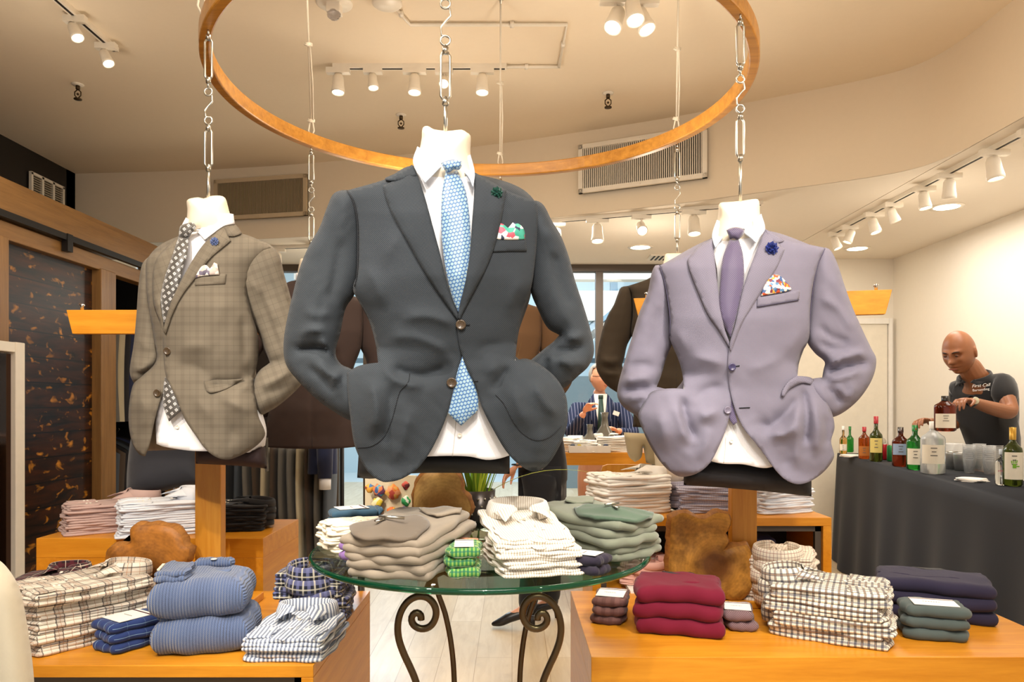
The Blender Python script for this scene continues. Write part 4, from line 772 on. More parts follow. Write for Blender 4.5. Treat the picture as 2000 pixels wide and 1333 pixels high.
hollow_box('display_shelf', 'taller oak shelf unit behind the front left table', -1.95, -1.02, 3.0, 3.5, .80, open_front=False, th=.08, cat='shelf')
tag(ob('shelf_board', box(B(), (.68, 3.05, .596), (.42, .30, .022)), CARD, smooth=False), 'white board carrying the pink shirts in the shelf unit', 'board')
# garment stands: post, board, round base
def stand(lab, x, y, yaw, off, hw, z):
    t = thing('garment_stand', lab, 'display stand', (x, y, T1), 0)
    ob('post', box(B(), (0, 0, (z-T1)/2+.02), (.095, .05, z-T1-.04)), OAKZ, t, bevel=.003, smooth=False)
    ob('base', prism(B(), [(-.16, -.10), (.13, -.10), (.155, -.085), (.165, -.05), (.165, .10), (-.16, .10)], .028), OAK, t, bevel=.004, smooth=False)
    bm = B(); prism(bm, [(-hw, .045), (-hw+.022, -.042), (hw-.022, -.042), (hw, .045)], .03, Matrix.Rotation(yaw, 4, 'Z') @ Matrix.Translation((off, -.03, z-T1)) @ Matrix.Rotation(pi/2, 4, 'X')); ob('crossboard', bm, OAK, t, bevel=.002, smooth=False)
    bm = B()
    for s in (-1, 1): lathe(bm, [(0, 0), (.006, 0), (.006, .012), (.009, .016), (.009, .022), (0, .024)], Matrix.Rotation(yaw, 3, 'Z') @ Vector((off+s*(hw-.05), -.045, z-T1+.045)), 10)
    ob('peg', bm, CHROME, t)
stand('oak garment stand with a crossboard behind the grey-brown checked suit', -1.12, 2.72, R(0), 0, .50, 1.648)
stand('oak garment stand with a crossboard behind the lavender suit', .875, 2.78, R(-14), 0.05, .455, 1.713)

# round glass table
GZ = .953; GC = Vector((-.085, 2.03)); GR = .462
t = thing('glass_table', 'round glass topped table on scrolled bronze iron legs, front centre', 'table', (GC.x, GC.y, 0))
ob('table_top', lathe(B(), [(0, GZ), (GR-.0075, GZ), (GR-.0075, GZ-.014), (0, GZ-.014)], (0, 0, 0), 120), thin_glass('green_glass', '#ecf7f1', 1.4), t)
m = Mt('green_rim', .04); m.base(hexc('#0f6a48')); m.b.inputs['Transmission Weight'].default_value = .75; m.b.inputs['IOR'].default_value = 1.5
ob('rim', lathe(B(), [(GR-.007, GZ), (GR-.003, GZ-.0005), (GR, GZ-.004), (GR, GZ-.010), (GR-.003, GZ-.0138), (GR-.007, GZ-.014), (GR-.007, GZ)], (0, 0, 0), 160), m.m, t, label='green polished glass rim')
LEGP = [(1050,1213),(1051,1204),(1058,1199),(1066,1203),(1069,1213),(1064,1224),(1050,1231),(1034,1227),(1023,1212),(1021,1193),(1029,1176),(1043,1167),(1062,1168),(1079,1180),(1091,1201),(1096,1226),(1094,1252),(1085,1280),(1073,1307),(1062,1335),(1046,1400),(1036,1480),(1034,1600),(1044,1720),(1064,1820),(1085,1890)]
lp_ = np.array([((x-CX)*1.73/F+.0775, CZ-(y-CY)*1.73/F) for x, y in LEGP]); lp_ = curve_poly(lp_, .006, closed=False, corner=120)
for sx, y0, kx in ((-1, 1.73, 1), (1, 1.73, 1), (-1, 2.30, .85), (1, 2.30, .85)):
    ob('leg', tube(B(), [Vector((-.0775+sx*a_*kx, y0+(.06 if y0 < 2 else -.06)*min(1, (GZ-z_)), z_)) for a_, z_ in lp_], .0085, 10), IRON, t, True)
bm = B(); tube(bm, [(GC.x+.2*cos(a), GC.y+.2*sin(a), GZ-.027) for a in [2*pi*k/40 for k in range(40)]], .008, 8, True)

for sx in (-1, 1): tube(bm, [(-.0775+sx*.13, 1.735, GZ-.055), (-.0775+sx*.12, 1.80, GZ-.028), (GC.x+sx*.09, GC.y-.178, GZ-.027)], .008, 8); tube(bm, [(-.0775+sx*.115, 2.295, GZ-.055), (GC.x+sx*.09, GC.y+.178, GZ-.027)], .008, 8)
ob('top_frame', bm, IRON, t, True)
bm = B()
for a in (45, 135, 225, 315): lathe(bm, [(0, GZ-.02), (.012, GZ-.02), (.012, GZ-.015), (0, GZ-.015)], (GC.x+.2*cos(R(a)), GC.y+.2*sin(R(a)), 0), 12)
ob('glass_pad', bm, plain('pad', '#202020', .6), t, True)
# ------------------------------------------------------------ folded goods
def slab(bm, w, l, h, c=(0, 0, 0), seed=0, wav=.003, n=(14, 12, 4), corner=.05, round_=1.0, tilt=0, bulge=0):
    """soft rounded folded layer, base at c.z"""
    rn = random.Random(seed); ph = [rn.random()*6.3 for _ in range(8)]; nx, ny, nz = n; V = {}
    def vert(i, j, k):
        if (i, j, k) in V: return V[i, j, k]
        px, py, pz = -1+2*i/nx, -1+2*j/ny, -1+2*k/nz; ins = h/2*(1-math.sqrt(max(0, 1-pz*pz*.98)))*round_
        q = 1-corner*(abs(px)**6*abs(py)**6); x = px*(w/2-ins)*q; y = py*(l/2-ins)*q
        x += .004*sin(py*3+ph[0])+.003*sin(py*8+ph[1]); y += .004*sin(px*3+ph[2])+.003*sin(px*9+ph[3])
        z = h/2+pz*h/2*(1+bulge*(1-px*px))+wav*(sin(px*3.1+ph[4])*sin(py*2.7+ph[5])+.5*sin(px*7+ph[6]+py*4))
        z += tilt*py*l/2
        V[i, j, k] = bm.verts.new((c[0]+x, c[1]+y, c[2]+z)); return V[i, j, k]
    uvl = bm.loops.layers.uv.verify()
    def face(a, uvf):
        f = bm.faces.new([vert(*t) for t in a])
        for lp in f.loops: lp[uvl].uv = uvf(lp.vert.co)
    for i in range(nx):
        for j in range(ny):
            face(((i, j, nz), (i+1, j, nz), (i+1, j+1, nz), (i, j+1, nz)), lambda p: (p.x, p.y)); face(((i, j, 0), (i, j+1, 0), (i+1, j+1, 0), (i+1, j, 0)), lambda p: (p.x, p.y))
    for i in range(nx):
        for k in range(nz):
            face(((i, 0, k), (i+1, 0, k), (i+1, 0, k+1), (i, 0, k+1)), lambda p: (p.x, p.z-l/2)); face(((i, ny, k), (i, ny, k+1), (i+1, ny, k+1), (i+1, ny, k)), lambda p: (p.x, p.z+l/2))
    for j in range(ny):
        for k in range(nz):
            face(((0, j, k), (0, j, k+1), (0, j+1, k+1), (0, j+1, k)), lambda p: (p.z-w/2, p.y)); face(((nx, j, k), (nx, j+1, k), (nx, j+1, k+1), (nx, j, k+1)), lambda p: (p.z+w/2, p.y))
    return bm
def uvface(bm, vs, uvs):
    uvl = bm.loops.layers.uv.verify(); f = bm.faces.new(vs)
    for lp, u in zip(f.loops, uvs): lp[uvl].uv = u
    return f
def collar_bm(a=.062, b=.052, h=.038, open_=R(24), spread=.06, leaf=True, tip=.07):
    """standing shirt collar with folded leaf; the opening faces -y, base at z=0"""
    bm = B(); n = 40; prof = [(.012, .002), (.011, h*.5), (.006, h*.92), (.001, h), (-.004, h*.93), (-.005, h*.4), (-.004, 0)]
    rows = []
    for i in range(n+1):
        t = -pi/2+open_+(2*pi-2*open_)*i/n; e = abs(i/n-.5)*2; r = []
        for dr, z in prof:
            k = dr+(.012*(e**3)*(1-z/h) if dr > 0 else 0); zz = z*(1-.10*e**2)+(.0 if dr > 0 else 0)
            r.append((bm.verts.new(((a+k)*cos(t), (b+k)*sin(t), zz)), ((a+b)/2*t, z+k)))
        rows.append(r)
    for A, C in zip(rows, rows[1:]):
        for (v0, u0), (v1, u1), (v2, u2), (v3, u3) in zip(A, A[1:], C[1:], C): uvface(bm, (v0, v1, v2, v3), (u0, u1, u2, u3))
    if leaf:      # the two collar points lying forward on the front
        for s in (-1, 1):
            t = -pi/2+s*open_; top = Vector(((a)*cos(t), b*sin(t), h*.9)); out = Vector(((a+.01)*cos(t+s*.75), (b+.01)*sin(t+s*.75), h*.35)); tipv = Vector((s*spread, -b-tip, .008)); mid = Vector((s*.012, -b-.004, h*.55))
            pts = [top, mid, tipv, out]; n_ = 6; G = []
            for i in range(n_+1):
                u = i/n_; p = mid.lerp(tipv, u)+Vector((0, 0, .006*sin(pi*u))); q = top.lerp(out, u)+Vector((0, 0, .005*sin(pi*u))) if u < 1 else out
                G.append([bm.verts.new(p.lerp(q, k/4)+Vector((0, 0, .004*sin(pi*k/4)))) for k in range(5)])
            for i in range(n_):
                for k in range(4): vs = (G[i][k], G[i+1][k], G[i+1][k+1], G[i][k+1]); uvface(bm, vs, [(v.co.x, v.co.y+v.co.z) for v in vs])
    return bm
def small_button(parent, x, y, z, r=.006, mat=None):
    bm = B(); lathe(bm, [(0, .0), (r, 0), (r, .002), (r*.75, .0028), (r*.6, .0018), (0, .0018)], (x, y, z), 14)
    return ob('button', bm, mat or PEARL, parent)
def folded_shirt(label, mat, loc, rz, w=.235, l=.30, h=.034, group=None, seed=0, collar=True, detail=True, tilt=0, proto=None, ctilt=0, ch=.038, cscale=1, name='folded_shirt', flip=False, cat='shirt'):
    t = thing(name, label, cat, loc, rz, group, rx=tilt); rn = random.Random(seed)
    bm = B(); hh = h/3
    slab(bm, w, l, hh*1.15, (0, 0, 0), seed, .0015); slab(bm, w*.97, l*.985, hh*1.1, (.004*rn.uniform(-1, 1), .003, hh*.97), seed+1, .002); slab(bm, w*.985, l*.97, hh*1.15, (.003*rn.uniform(-1, 1), .007, hh*1.93), seed+2, .0025)
    bo = ob('body', bm, mat, t)
    if collar:
        c = ob('collar', collar_bm(.062*cscale, .054*cscale, ch), mat, t); c.location = (0, l/2-.035, h*.72); c.rotation_euler = (R(-8)+ctilt, 0, 0)
        so = c.modifiers.new('t', 'SOLIDIFY'); so.thickness = .0018
        small_button(t, 0, l/2-.035-.054*cscale-.012, h*.72+ch*.45, .0055)
    if detail:
        bm = B(); slab(bm, .034, l-.10, .003, (0, -.045, h*1.0), seed+3, .001, (4, 12, 2)); ob('placket', bm, mat, t)
        for k in range(2): small_button(t, 0, l*.12-k*.085, h+.0045)
        for s in (-1, 1):
            cu = B(); slab(cu, .075, .11, .006, (0, 0, 0), seed+5, .001, (8, 8, 3)); o = ob('cuff', cu, mat, t); o.location = (s*(w/2-.052), -l/2+.075, h*.99); o.rotation_euler = (0, 0, s*R(-6))
            for q in (0, 1): small_button(o, -s*.018, .02-q*.014, .0065, .0050)
    return t
def folded_knit(label, mat, loc, rz, w=.26, l=.30, h=.04, group=None, seed=0, name='folded_sweater', style=None, mat2=None, top=False, tilt=0, cat='sweater', layers=1):
    t = thing(name, label, cat, loc, rz, group, rx=tilt); bm = B(); hh = h/layers; rn = random.Random(seed)
    for k in range(layers): slab(bm, w*(1-.012*k), l*(1-.02*k), hh*1.1, (.004*rn.uniform(-1, 1), .004*k, hh*.96*k), seed+k, .0030, (16, 14, 8), corner=.04, round_=.9)
    ob('body', bm, mat, t)
    if style == 'zip' and top:       # quarter-zip: darker contrast hood-like collar panel and a polo flap with zip pull
        pl = curve_poly([(-.10, -.02), (-.115, -.09), (-.06, -.15), (.02, -.158), (.085, -.13), (.07, -.03), (.02, .03), (-.05, .035)], .012); v, f = fill(pl, .012)
        co = [(x, y, h+.008+.016*math.exp(-((x+.02)**2+(y+.07)**2)/.004)+.003*sin(x*70+y*40)) for x, y in v]; me = mesh_np('collar_panel', co, f, v)
        o = ob('collar_panel', me, mat2 or mat, t, label='darker collar lining folded out'); so = o.modifiers.new('t', 'SOLIDIFY'); so.thickness = .008; so.offset = -1
        bm = B(); tube(bm, [(-.045, -.065, h+.032), (-.015, -.075, h+.034), (.02, -.06, h+.030)], .0035, 6); box(bm, (-.03, -.088, h+.03), (.010, .026, .003), R(-25)); ob('zip_pull', bm, STEEL, t, label='small metal zip pull')
        pl = curve_poly([(-.02, .09), (.05, .05), (.10, .085), (.085, .125), (.03, .13)], .012); v, f = fill(pl, .012)
        me = mesh_np('flap', [(x, y, h+.010+.006*sin(x*60)*sin(y*50)) for x, y in v], f, v); o = ob('collar_flap', me, mat, t); so = o.modifiers.new('t', 'SOLIDIFY'); so.thickness = .006; so.offset = -1
    if style == 'vneck' and top:
        pl = curve_poly([(-.05, l/2-.01), (-.02, l/2-.035), (.03, l/2-.04), (.06, l/2-.02), (.045, l/2-.004), (.0, l/2-.012)], .01); v, f = fill(pl, .01)
        o = ob('neck_label', mesh_np('neck_label', [(x, y, h+.006) for x, y in v], f, v), plain('woven_label_'+label[:8], '#2c2c30', .7), t); so = o.modifiers.new('t', 'SOLIDIFY'); so.thickness = .003
        pl = curve_poly([(-w/2+.01, -.02), (-.02, -.045), (w/2-.01, -.02), (w/2-.012, l/2-.03), (-w/2+.02, l/2-.03)], .02, corner=40); v, f = fill(pl, .016)
        o = ob('sleeve', mesh_np('sleeve', [(x, y, h+.0045+.0015*sin(x*40)) for x, y in v], f, v), mat, t); so = o.modifiers.new('t', 'SOLIDIFY'); so.thickness = .007
    return t
def card(parent, w, l, z, x=0, y=0, rz=0, band='#4a2530', ink=True, curl=0):
    o = ob('label_card', box(B(), (0, 0, .0008), (w, l, .0014)), CARD, parent, smooth=False, label='white paper band'); o.location = (x, y, z); o.rotation_euler = (curl, 0, rz)
    bm = B(); box(bm, (0, l*.38, .0017), (w, .006, .0006)); ob('stripe', bm, plain('card_stripe', band, .6, var=0), o, smooth=False)
    if ink:
        bm = B(); rn = random.Random(int(w*1e4)); x = -w*.25
        for k in range(7): q = w*.05*(.6+rn.random()*.5); box(bm, (x+q/2, 0, .0017), (q*.8, .003+.0015*(k % 2), .0004)); x += q+w*.02
        ob('print', bm, CARDINK, o, smooth=False)
    return o
def sock_pack(label, mat, loc, rz, w=.10, l=.17, h=.024, group=None, seed=0, top=False, band='#4a2530', mat2=None, name='folded_socks', cw=.085):
    t = thing(name, label, 'socks', loc, rz, group); bm = B(); slab(bm, w, l, h*1.02, (0, 0, 0), seed, .0014, (10, 12, 8), corner=.08); ob('body', bm, mat, t)
    bm = B()
    for k in range(3): tube(bm, [(-w*.44, l*.48+.006*k, h*.25+.005*k), (0, l*.5+.008*k, h*.35+.004*k), (w*.44, l*.48+.004*k, h*.25+.005*k)], .0055, 6)
    ob('cuff', bm, mat2 or mat, t)
    if top: card(t, cw, l*.62, h+.0022, 0, -.005, band=band)
    return t
ORD = ['topmost in stack', 'second from top', 'third from top', 'fourth from top', 'fifth from top', 'sixth from top']
def stack(fn, n, h, loc, rz, desc, group, jitter=.006, jr=2.5, seed=0, tl=0, **kw):
    rn = random.Random(seed); out = []
    for i in range(n):                  # i = 0 is the bottom one
        k = n-1-i; pos = 'lowest in stack' if i == 0 else ORD[k]
        x = loc[0]+rn.uniform(-1, 1)*jitter; y = loc[1]+rn.uniform(-1, 1)*jitter; top = i == n-1
        a = dict(kw)
        if tl: a['tilt'] = R(tl)*(i+1)/n
        if fn is folded_shirt: a['detail'] = top
        else: a['top'] = top
        out.append(fn(f'{desc}, {pos}', kw.get('mat') if 'mat' in kw else None, (x, y, loc[2]+i*h), rz+R(rn.uniform(-1, 1)*jr), h=h*.97, group=group, seed=seed*10+i, **{q: v for q, v in a.items() if q != 'mat'}))
    return out
def tp(px, py, z):                      # table point under a pixel, at height z
    d = (CZ-z)*F/(py-CY); return (px-CX)*d/F, d
PLC = cloth('plaid_cream_brown', '#e8e0d0', weave=.002, plaid=[('x', .068, .022, '#8a6f5c', 0, .30), ('y', .068, .022, '#8a6f5c', 0, .30), ('x', .068, .0036, '#2f2730', .16, .75), ('y', .068, .0036, '#2f2730', .16, .75), ('x', .068, .003, '#3d2f2c', .84, .75), ('y', .068, .003, '#3d2f2c', .84, .75), ('x', .034, .0016, '#a8662e', .5, .6), ('y', .034, .0016, '#a8662e', .5, .6)])
PLR = cloth('plaid_dark_red', '#2c1a20', weave=.002, plaid=[('x', .042, .014, '#5a1f2a', 0, .7), ('y', .042, .014, '#5a1f2a', 0, .7), ('x', .042, .0025, '#d8cbb8', .5, .75), ('y', .042, .0025, '#d8cbb8', .5, .75)])
PLN = cloth('plaid_navy_cream', '#1f2232', weave=.002, plaid=[('x', .032, .009, '#7478a4', 0, .55), ('y', .032, .009, '#7478a4', 0, .55), ('x', .032, .005, '#d9d2bc', .5, .65), ('y', .032, .005, '#d9d2bc', .5, .65)])
STR = cloth('stripe_grey_blue', '#dfe2e6', weave=.0015, plaid=[('x', .0122, .0058, '#66728c', 0, .9)])
CHK = cloth('check_navy_cream', '#f1ead8', weave=.0015, plaid=[('x', .0185, .0072, '#232846', 0, .7), ('y', .0185, .0072, '#232846', 0, .7), ('x', .037, .003, '#c99a62', .25, .3), ('y', .037, .003, '#c99a62', .25, .3)])
CRC = cloth('check_cream_fine', '#efe4d2', weave=.0015, plaid=[('x', .0105, .0013, '#6a4a44', 0, .75), ('y', .0105, .0013, '#6a4a44', 0, .75), ('x', .021, .0012, '#b86a5a', .25, .5), ('y', .021, .0012, '#b86a5a', .25, .5)])
STC = cloth('stripe_cream_tan', '#f6f0e6', weave=.0015, plaid=[('x', .0062, .0021, '#b5a184', 0, .75), ('y', 9, .001, '#ffffff', 0, 0)])
BLK = cloth('blue_cable_knit', '#62759c', '#46567a', weave=.006, amt=.5, rib=('x', .0085), bump=.8, sheen=.35)
GRK = cloth('grey_knit', '#a39684', '#8d8070', weave=.002, amt=.4, sheen=.3, mottle=.2); GRD = cloth('grey_knit_dark', '#7d7061', '#695e50', weave=.002, sheen=.3, mottle=.2)
GNK = cloth('sage_knit', '#7c8170', '#676d5d', weave=.002, sheen=.3, mottle=.2); GND = cloth('sage_knit_dark', '#4d6250', '#3e5142', weave=.002, sheen=.3, mottle=.2)
BUR = cloth('burgundy_wool', '#74122e', '#641026', weave=.0015, sheen=.08, mottle=.1); PUR = cloth('aubergine_knit', '#2e2a42', '#252236', weave=.0015, sheen=.08)
NVS = cloth('navy_sock', '#26396e', weave=.0015, plaid=[('x', .036, .0016, '#86a9c8', .3, .8), ('y', .05, .0012, '#86a9c8', .3, .3)]); BRS = cloth('brown_check_sock', '#6e4a46', '#8a6a64', weave=.004, diag=True, plaid=[('x', .03, .014, '#4e2f30', 0, .4), ('y', .03, .014, '#4e2f30', 0, .4)])
PUS = cloth('plum_herringbone_sock', '#8b7c76', '#5a2f48', weave=.006, diag=True, amt=1); NV2 = cloth('dark_navy_sock', '#1c2233'); LIL = cloth('lilac_sock', '#8c6aa6', '#7a5894'); TEA = cloth('teal_sock', '#3f5f76', '#355268')
GSK = cloth('green_dot_sock', '#3f8548', weave=.002, plaid=[('x', .009, .004, '#a9c860', 0, .6), ('y', .012, .004, '#1f6058', 0, .6), ('y', .024, .002, '#f0f0d8', .3, .8)]); ORS = cloth('salmon_sock', '#d88a6a', '#e6a487')
DOT = cloth('navy_dotted_sock', '#2a2434', weave=.002, plaid=[('x', .012, .0042, '#e8d9b0', 0, .0)]); GSL = cloth('slate_jersey', '#54605f', '#47524f', weave=.0015)
CRS = cloth('cream_cotton', '#e9ddc6', weave=.0015); WHS = cloth('white_cotton', '#f4efe6', weave=.0015, mottle=.03); PKS = cloth('pink_cotton', '#eebcae', weave=.0015); BLS = cloth('ice_blue_cotton', '#e2e6ee', weave=.0015, mottle=.03)
TAU = cloth('taupe_cotton', '#b89a8a', weave=.0015); PKB = cloth('pale_pink_cotton', '#bfa29a', weave=.0015); LVS = cloth('lilac_gingham', '#d5d2e0', weave=.0015, plaid=[('x', .007, .0035, '#7b7898', 0, .5), ('y', .007, .0035, '#7b7898', 0, .5)])
# --- front left table
def put(px, py, z): x, y = tp(px, py, z); return (x, y, z)
stack(folded_shirt, 3, .045, (-1.63, 2.62, T1+.0), R(8), 'dark red plaid shirt at the left end of the front table', 'dark red plaid shirts', mat=PLR, w=.26, l=.28, ctilt=R(4), seed=2, ch=.042)
stack(folded_shirt, 5, .038, (-1.39, 2.36, T1), R(-38), 'cream and brown plaid shirt beside the navy socks', 'cream and brown plaid shirts', mat=PLC, w=.26, l=.36, seed=1, cscale=1.15, ch=.05, jitter=.014, jr=5)
stack(sock_pack, 3, .030, (-1.185, 2.28, T1), R(-32), 'navy socks with pale stripes between plaid shirts and blue sweaters', 'navy striped socks', mat=NVS, w=.125, l=.18, seed=3, cw=.10)
# blue rolled sweaters
def rolled(label, loc, rz, w, l, h, seed, top):
    t = thing('folded_sweater', label, 'sweater', loc, rz, 'blue ribbed sweaters'); bm = B(); slab(bm, w, l, h*1.02, (0, 0, 0), seed, .004, (18, 16, 12), corner=.05, bulge=.05, round_=.85); ob('body', bm, BLK, t)
    bm = B(); slab(bm, w*.34, l*.62, .022, (-w*.29, -.02, h*.95), seed+2, .003, (8, 12, 4), corner=.1, tilt=0); slab(bm, w*.33, l*.60, .018, (-w*.29, -.012, h*.95+.016), seed+3, .003, (8, 12, 4), corner=.1); o = ob('sleeve', bm, BLK, t, label='ribbed sleeve folded over the top')
    if top:
        bm = B(); slab(bm, .12, .05, .03, (.01, l/2-.03, h*.97), 3, .002, (8, 6, 4)); ob('collar', bm, BLK, t)
        bm = B(); slab(bm, .06, .10, .004, (.045, -.005, h*.99), 5, .001, (6, 8, 2), corner=.1, round_=.2); ob('chest_patch', bm, cloth('blue_patch', '#64779e'), t, label='smooth square patch')
        small_button(t, .01, l/2-.05, h+.026, .010); bm = B(); box(bm, (-w*.43, -.02, h+.030), (.008, .085, .004), R(4)); ob('trim', bm, CRS, t, smooth=False, label='cream tape at the cuff')
    return t
rolled('blue ribbed sweater, lower of the two on the front left table', (-.948, 2.30, T1), R(11), .285, .27, .105, 1, False)
rolled('blue ribbed sweater with button tab, upper of the two on the front left table', (-.965, 2.30, T1+.108), R(11), .285, .27, .11, 9, True)
stack(folded_shirt, 4, .042, (-.70, 2.62, T1), R(183), 'navy and cream plaid shirt behind the striped shirts', 'navy and cream plaid shirts', mat=PLN, w=.24, l=.24, seed=5, ch=.050, cscale=1.15, jitter=.01, jr=4)
stack(folded_shirt, 2, .034, (-.665, 2.27, T1), R(-2), 'grey-blue striped shirt at the corner of the front left table', 'striped shirts', mat=STR, w=.245, l=.31, seed=6, ch=.052, cscale=1.4, jr=1.5)
# wood slices
def slice_(name, label, pts, d, th, mat, barkm, yaw=0, conv=None):
    q = curve_poly([((x-CX)*d/F, CZ-(y-CY)*d/F) for x, y in (conv(pts) if conv else pts)], .012, corner=60); cx, cz = q.mean(0); zb = q[:, 1].min()
    t = thing(name, label, 'wood slice', (cx, d, zb), yaw); v, f = fill(q, .014); n = len(v); dd = pdist(v, q)
    rn = np.sin(v[:, 0]*60)*np.sin(v[:, 1]*50)*.002; e = .012*np.sqrt(np.clip(1-(1-np.clip(dd/.02, 0, 1))**2, 0, 1))
    me = mesh_np('cut_face', np.c_[v[:, 0]-cx, -th/2-e-rn, v[:, 1]-zb], f, v); ob('cut_face', me, mat, t, label='sawn face with growth rings')
    bm = B(); L = len(q); R1 = []; offs = (-th/2, -th*.3, 0, th*.3, th/2); grow = (0, .006, .010, .007, 0)
    nrm = np.array([[*(np.roll(q, -1, 0)[i]-np.roll(q, 1, 0)[i])] for i in range(L)]); nrm /= np.linalg.norm(nrm, axis=1)[:, None]+1e-9; area2 = np.sum(q[:, 0]*np.roll(q[:, 1], -1)-np.roll(q[:, 0], -1)*q[:, 1]); sg = 1 if area2 > 0 else -1
    for o_, g_ in zip(offs, grow): R1.append([bm.verts.new((q[i, 0]-cx+sg*nrm[i, 1]*(g_+.003*sin(i*1.7+o_*90)*(g_ > 0)), o_, max(0, q[i, 1]-zb-sg*nrm[i, 0]*(g_+.003*sin(i*1.3)*(g_ > 0))))) for i in range(L)])
    for A, C in zip(R1, R1[1:]):
        for i in range(L): bm.faces.new((A[i], A[(i+1) % L], C[(i+1) % L], C[i]))
    bf = bm.faces.new(R1[-1]); bmesh.ops.triangulate(bm, faces=[bf]); ob('bark_edge', bm, barkm, t); return t
def ringwood(name, a, b, c, cen):
    m = Mt(name, .5, .3); v = m.coord('Object'); mp = m.n.new('ShaderNodeVectorMath'); mp.operation = 'SUBTRACT'; m.lk(v, mp.inputs[0]); mp.inputs[1].default_value = (cen[0], 0, cen[1])
    x, y, z = m.sep(mp.outputs[0]); r = m.math('SQRT', m.math('ADD', m.math('MULTIPLY', x, x), m.math('MULTIPLY', z, z))); n = m.noise(v, 9, 4); rr = m.math('ADD', r, m.math('MULTIPLY', n, .05))
    rings = m.math('MULTIPLY_ADD', m.math('SINE', m.math('MULTIPLY', rr, 520)), .5, .5); col = m.mix(m.ramp(rr, .06, .13), hexc(a), hexc(b)); col = m.mix(m.math('MULTIPLY', rings, .10), col, hexc(c)); col = m.mix(m.math('MULTIPLY', m.ramp(m.noise(v, 14, 5, .7), .42, .66), .6), col, hexc(c)); m.base(col); m.bump(m.noise(v, 40, 4), .2, .003); return m.m
BARK = wood('bark_wood', '#7a4a20', '#b87c38', rough=.6, axis='y', scale=1.5, bump=.5)
slice_('wood_slice', 'brown notched wood slice standing behind the blue sweaters', [(212,1190),(205,1130),(212,1095),(222,1068),(240,1064),(255,1062),(263,1058),(262,1035),(270,1026),(310,1024),(345,1030),(360,1045),(366,1062),(376,1070),(372,1092),(358,1108),(352,1130),(345,1160),(330,1185),(330,1206),(250,1206)], 2.60, .05, ringwood('slice_dark', '#5e3816', '#b0702c', '#3e240c', (.02, .15)), BARK)
slice_('wood_slice', 'large brown wood slice with a side notch standing behind the burgundy sweaters', [(1308,1010),(1330,1000),(1370,1012),(1395,1000),(1418,1003),(1423,1020),(1412,1042),(1418,1055),(1408,1074),(1430,1066),(1455,1062),(1463,1080),(1460,1092),(1463,1110),(1464,1140),(1455,1158),(1438,1170),(1400,1163),(1360,1160),(1335,1152),(1315,1140),(1303,1110),(1305,1070),(1306,1040)], 2.72, .06, ringwood('slice_amber', '#6a3e14', '#c88c3a', '#4a2a0e', (.02, .13)), BARK)
slice_('wood_slice', 'light golden wood slice behind the glass table, beside the plant pot', [(830,925),(860,918),(885,920),(900,935),(902,955),(915,972),(921,990),(912,1012),(905,1035),(898,1052),(880,1060),(845,1055),(826,1030),(812,1000),(810,975),(815,945)], 2.38, .05, ringwood('slice_light', '#b27c3e', '#dcae68', '#7e5426', (.0, .1)), BARK)
# --- on the glass
G = GZ
stack(folded_knit, 5, .021, (-.245, 1.80, G+.0005), R(-22), 'taupe grey zip-neck sweater at the front of the glass table', 'grey sweaters', mat=GRK, w=.215, l=.29, tl=7, style='zip', mat2=GRD, seed=11, jitter=.007, jr=4)
stack(folded_shirt, 3, .022, (-.42, 2.06, G), R(-62), 'cream cotton shirt at the left rim of the glass table', 'cream shirts', mat=CRS, w=.17, l=.22, collar=False, seed=12)
stack(sock_pack, 2, .022, (-.375, 1.905, G), R(-48), 'lilac socks squeezed beside the grey sweaters', 'lilac socks', mat=LIL, w=.07, l=.14, seed=13, cw=.055)
stack(sock_pack, 3, .024, (-.50, 2.29, G-.0), R(-60), 'teal socks with white band at the back left of the glass', 'teal socks', mat=TEA, w=.09, l=.15, seed=14, cw=.07)
stack(sock_pack, 3, .022, (-.118, 1.735, G), R(2), 'green dotted socks with salmon cuffs on the glass table', 'green socks', mat=GSK, mat2=ORS, w=.076, l=.14, seed=15, cw=.045, jr=2)
s_ = stack(folded_shirt, 3, .021, (.052, 1.80, G), R(14), 'cream and tan striped shirt in the middle of the glass table', 'tan striped shirts', mat=STC, w=.205, l=.25, seed=16, ch=.034, cscale=.95, jr=4)
folded_shirt('cream and tan striped shirt with wide collar, crowning the stack on the glass', STC, (.035, 1.835, G+.074), R(12), w=.20, l=.27, h=.020, tilt=R(9), seed=90, group='tan striped shirts', ch=.042, cscale=1.15)
stack(folded_knit, 5, .022, (.225, 1.99, G), R(42), 'sage green zip-neck sweater at the right of the glass table', 'sage sweaters', mat=GNK, w=.21, l=.30, tl=5, style='zip', mat2=GND, seed=17, jitter=.008, jr=4)
bmx = stack(sock_pack, 2, .022, (.172, 1.735, G), R(60), 'navy socks with tiny coloured squares under the sage sweaters', 'dotted navy socks', mat=cloth('navy_square_sock', '#2c2636', weave=.0015, plaid=[('x', .0115, .0115, '#2c2636', 0, 1)]), w=.07, l=.12, seed=18, cw=.05)
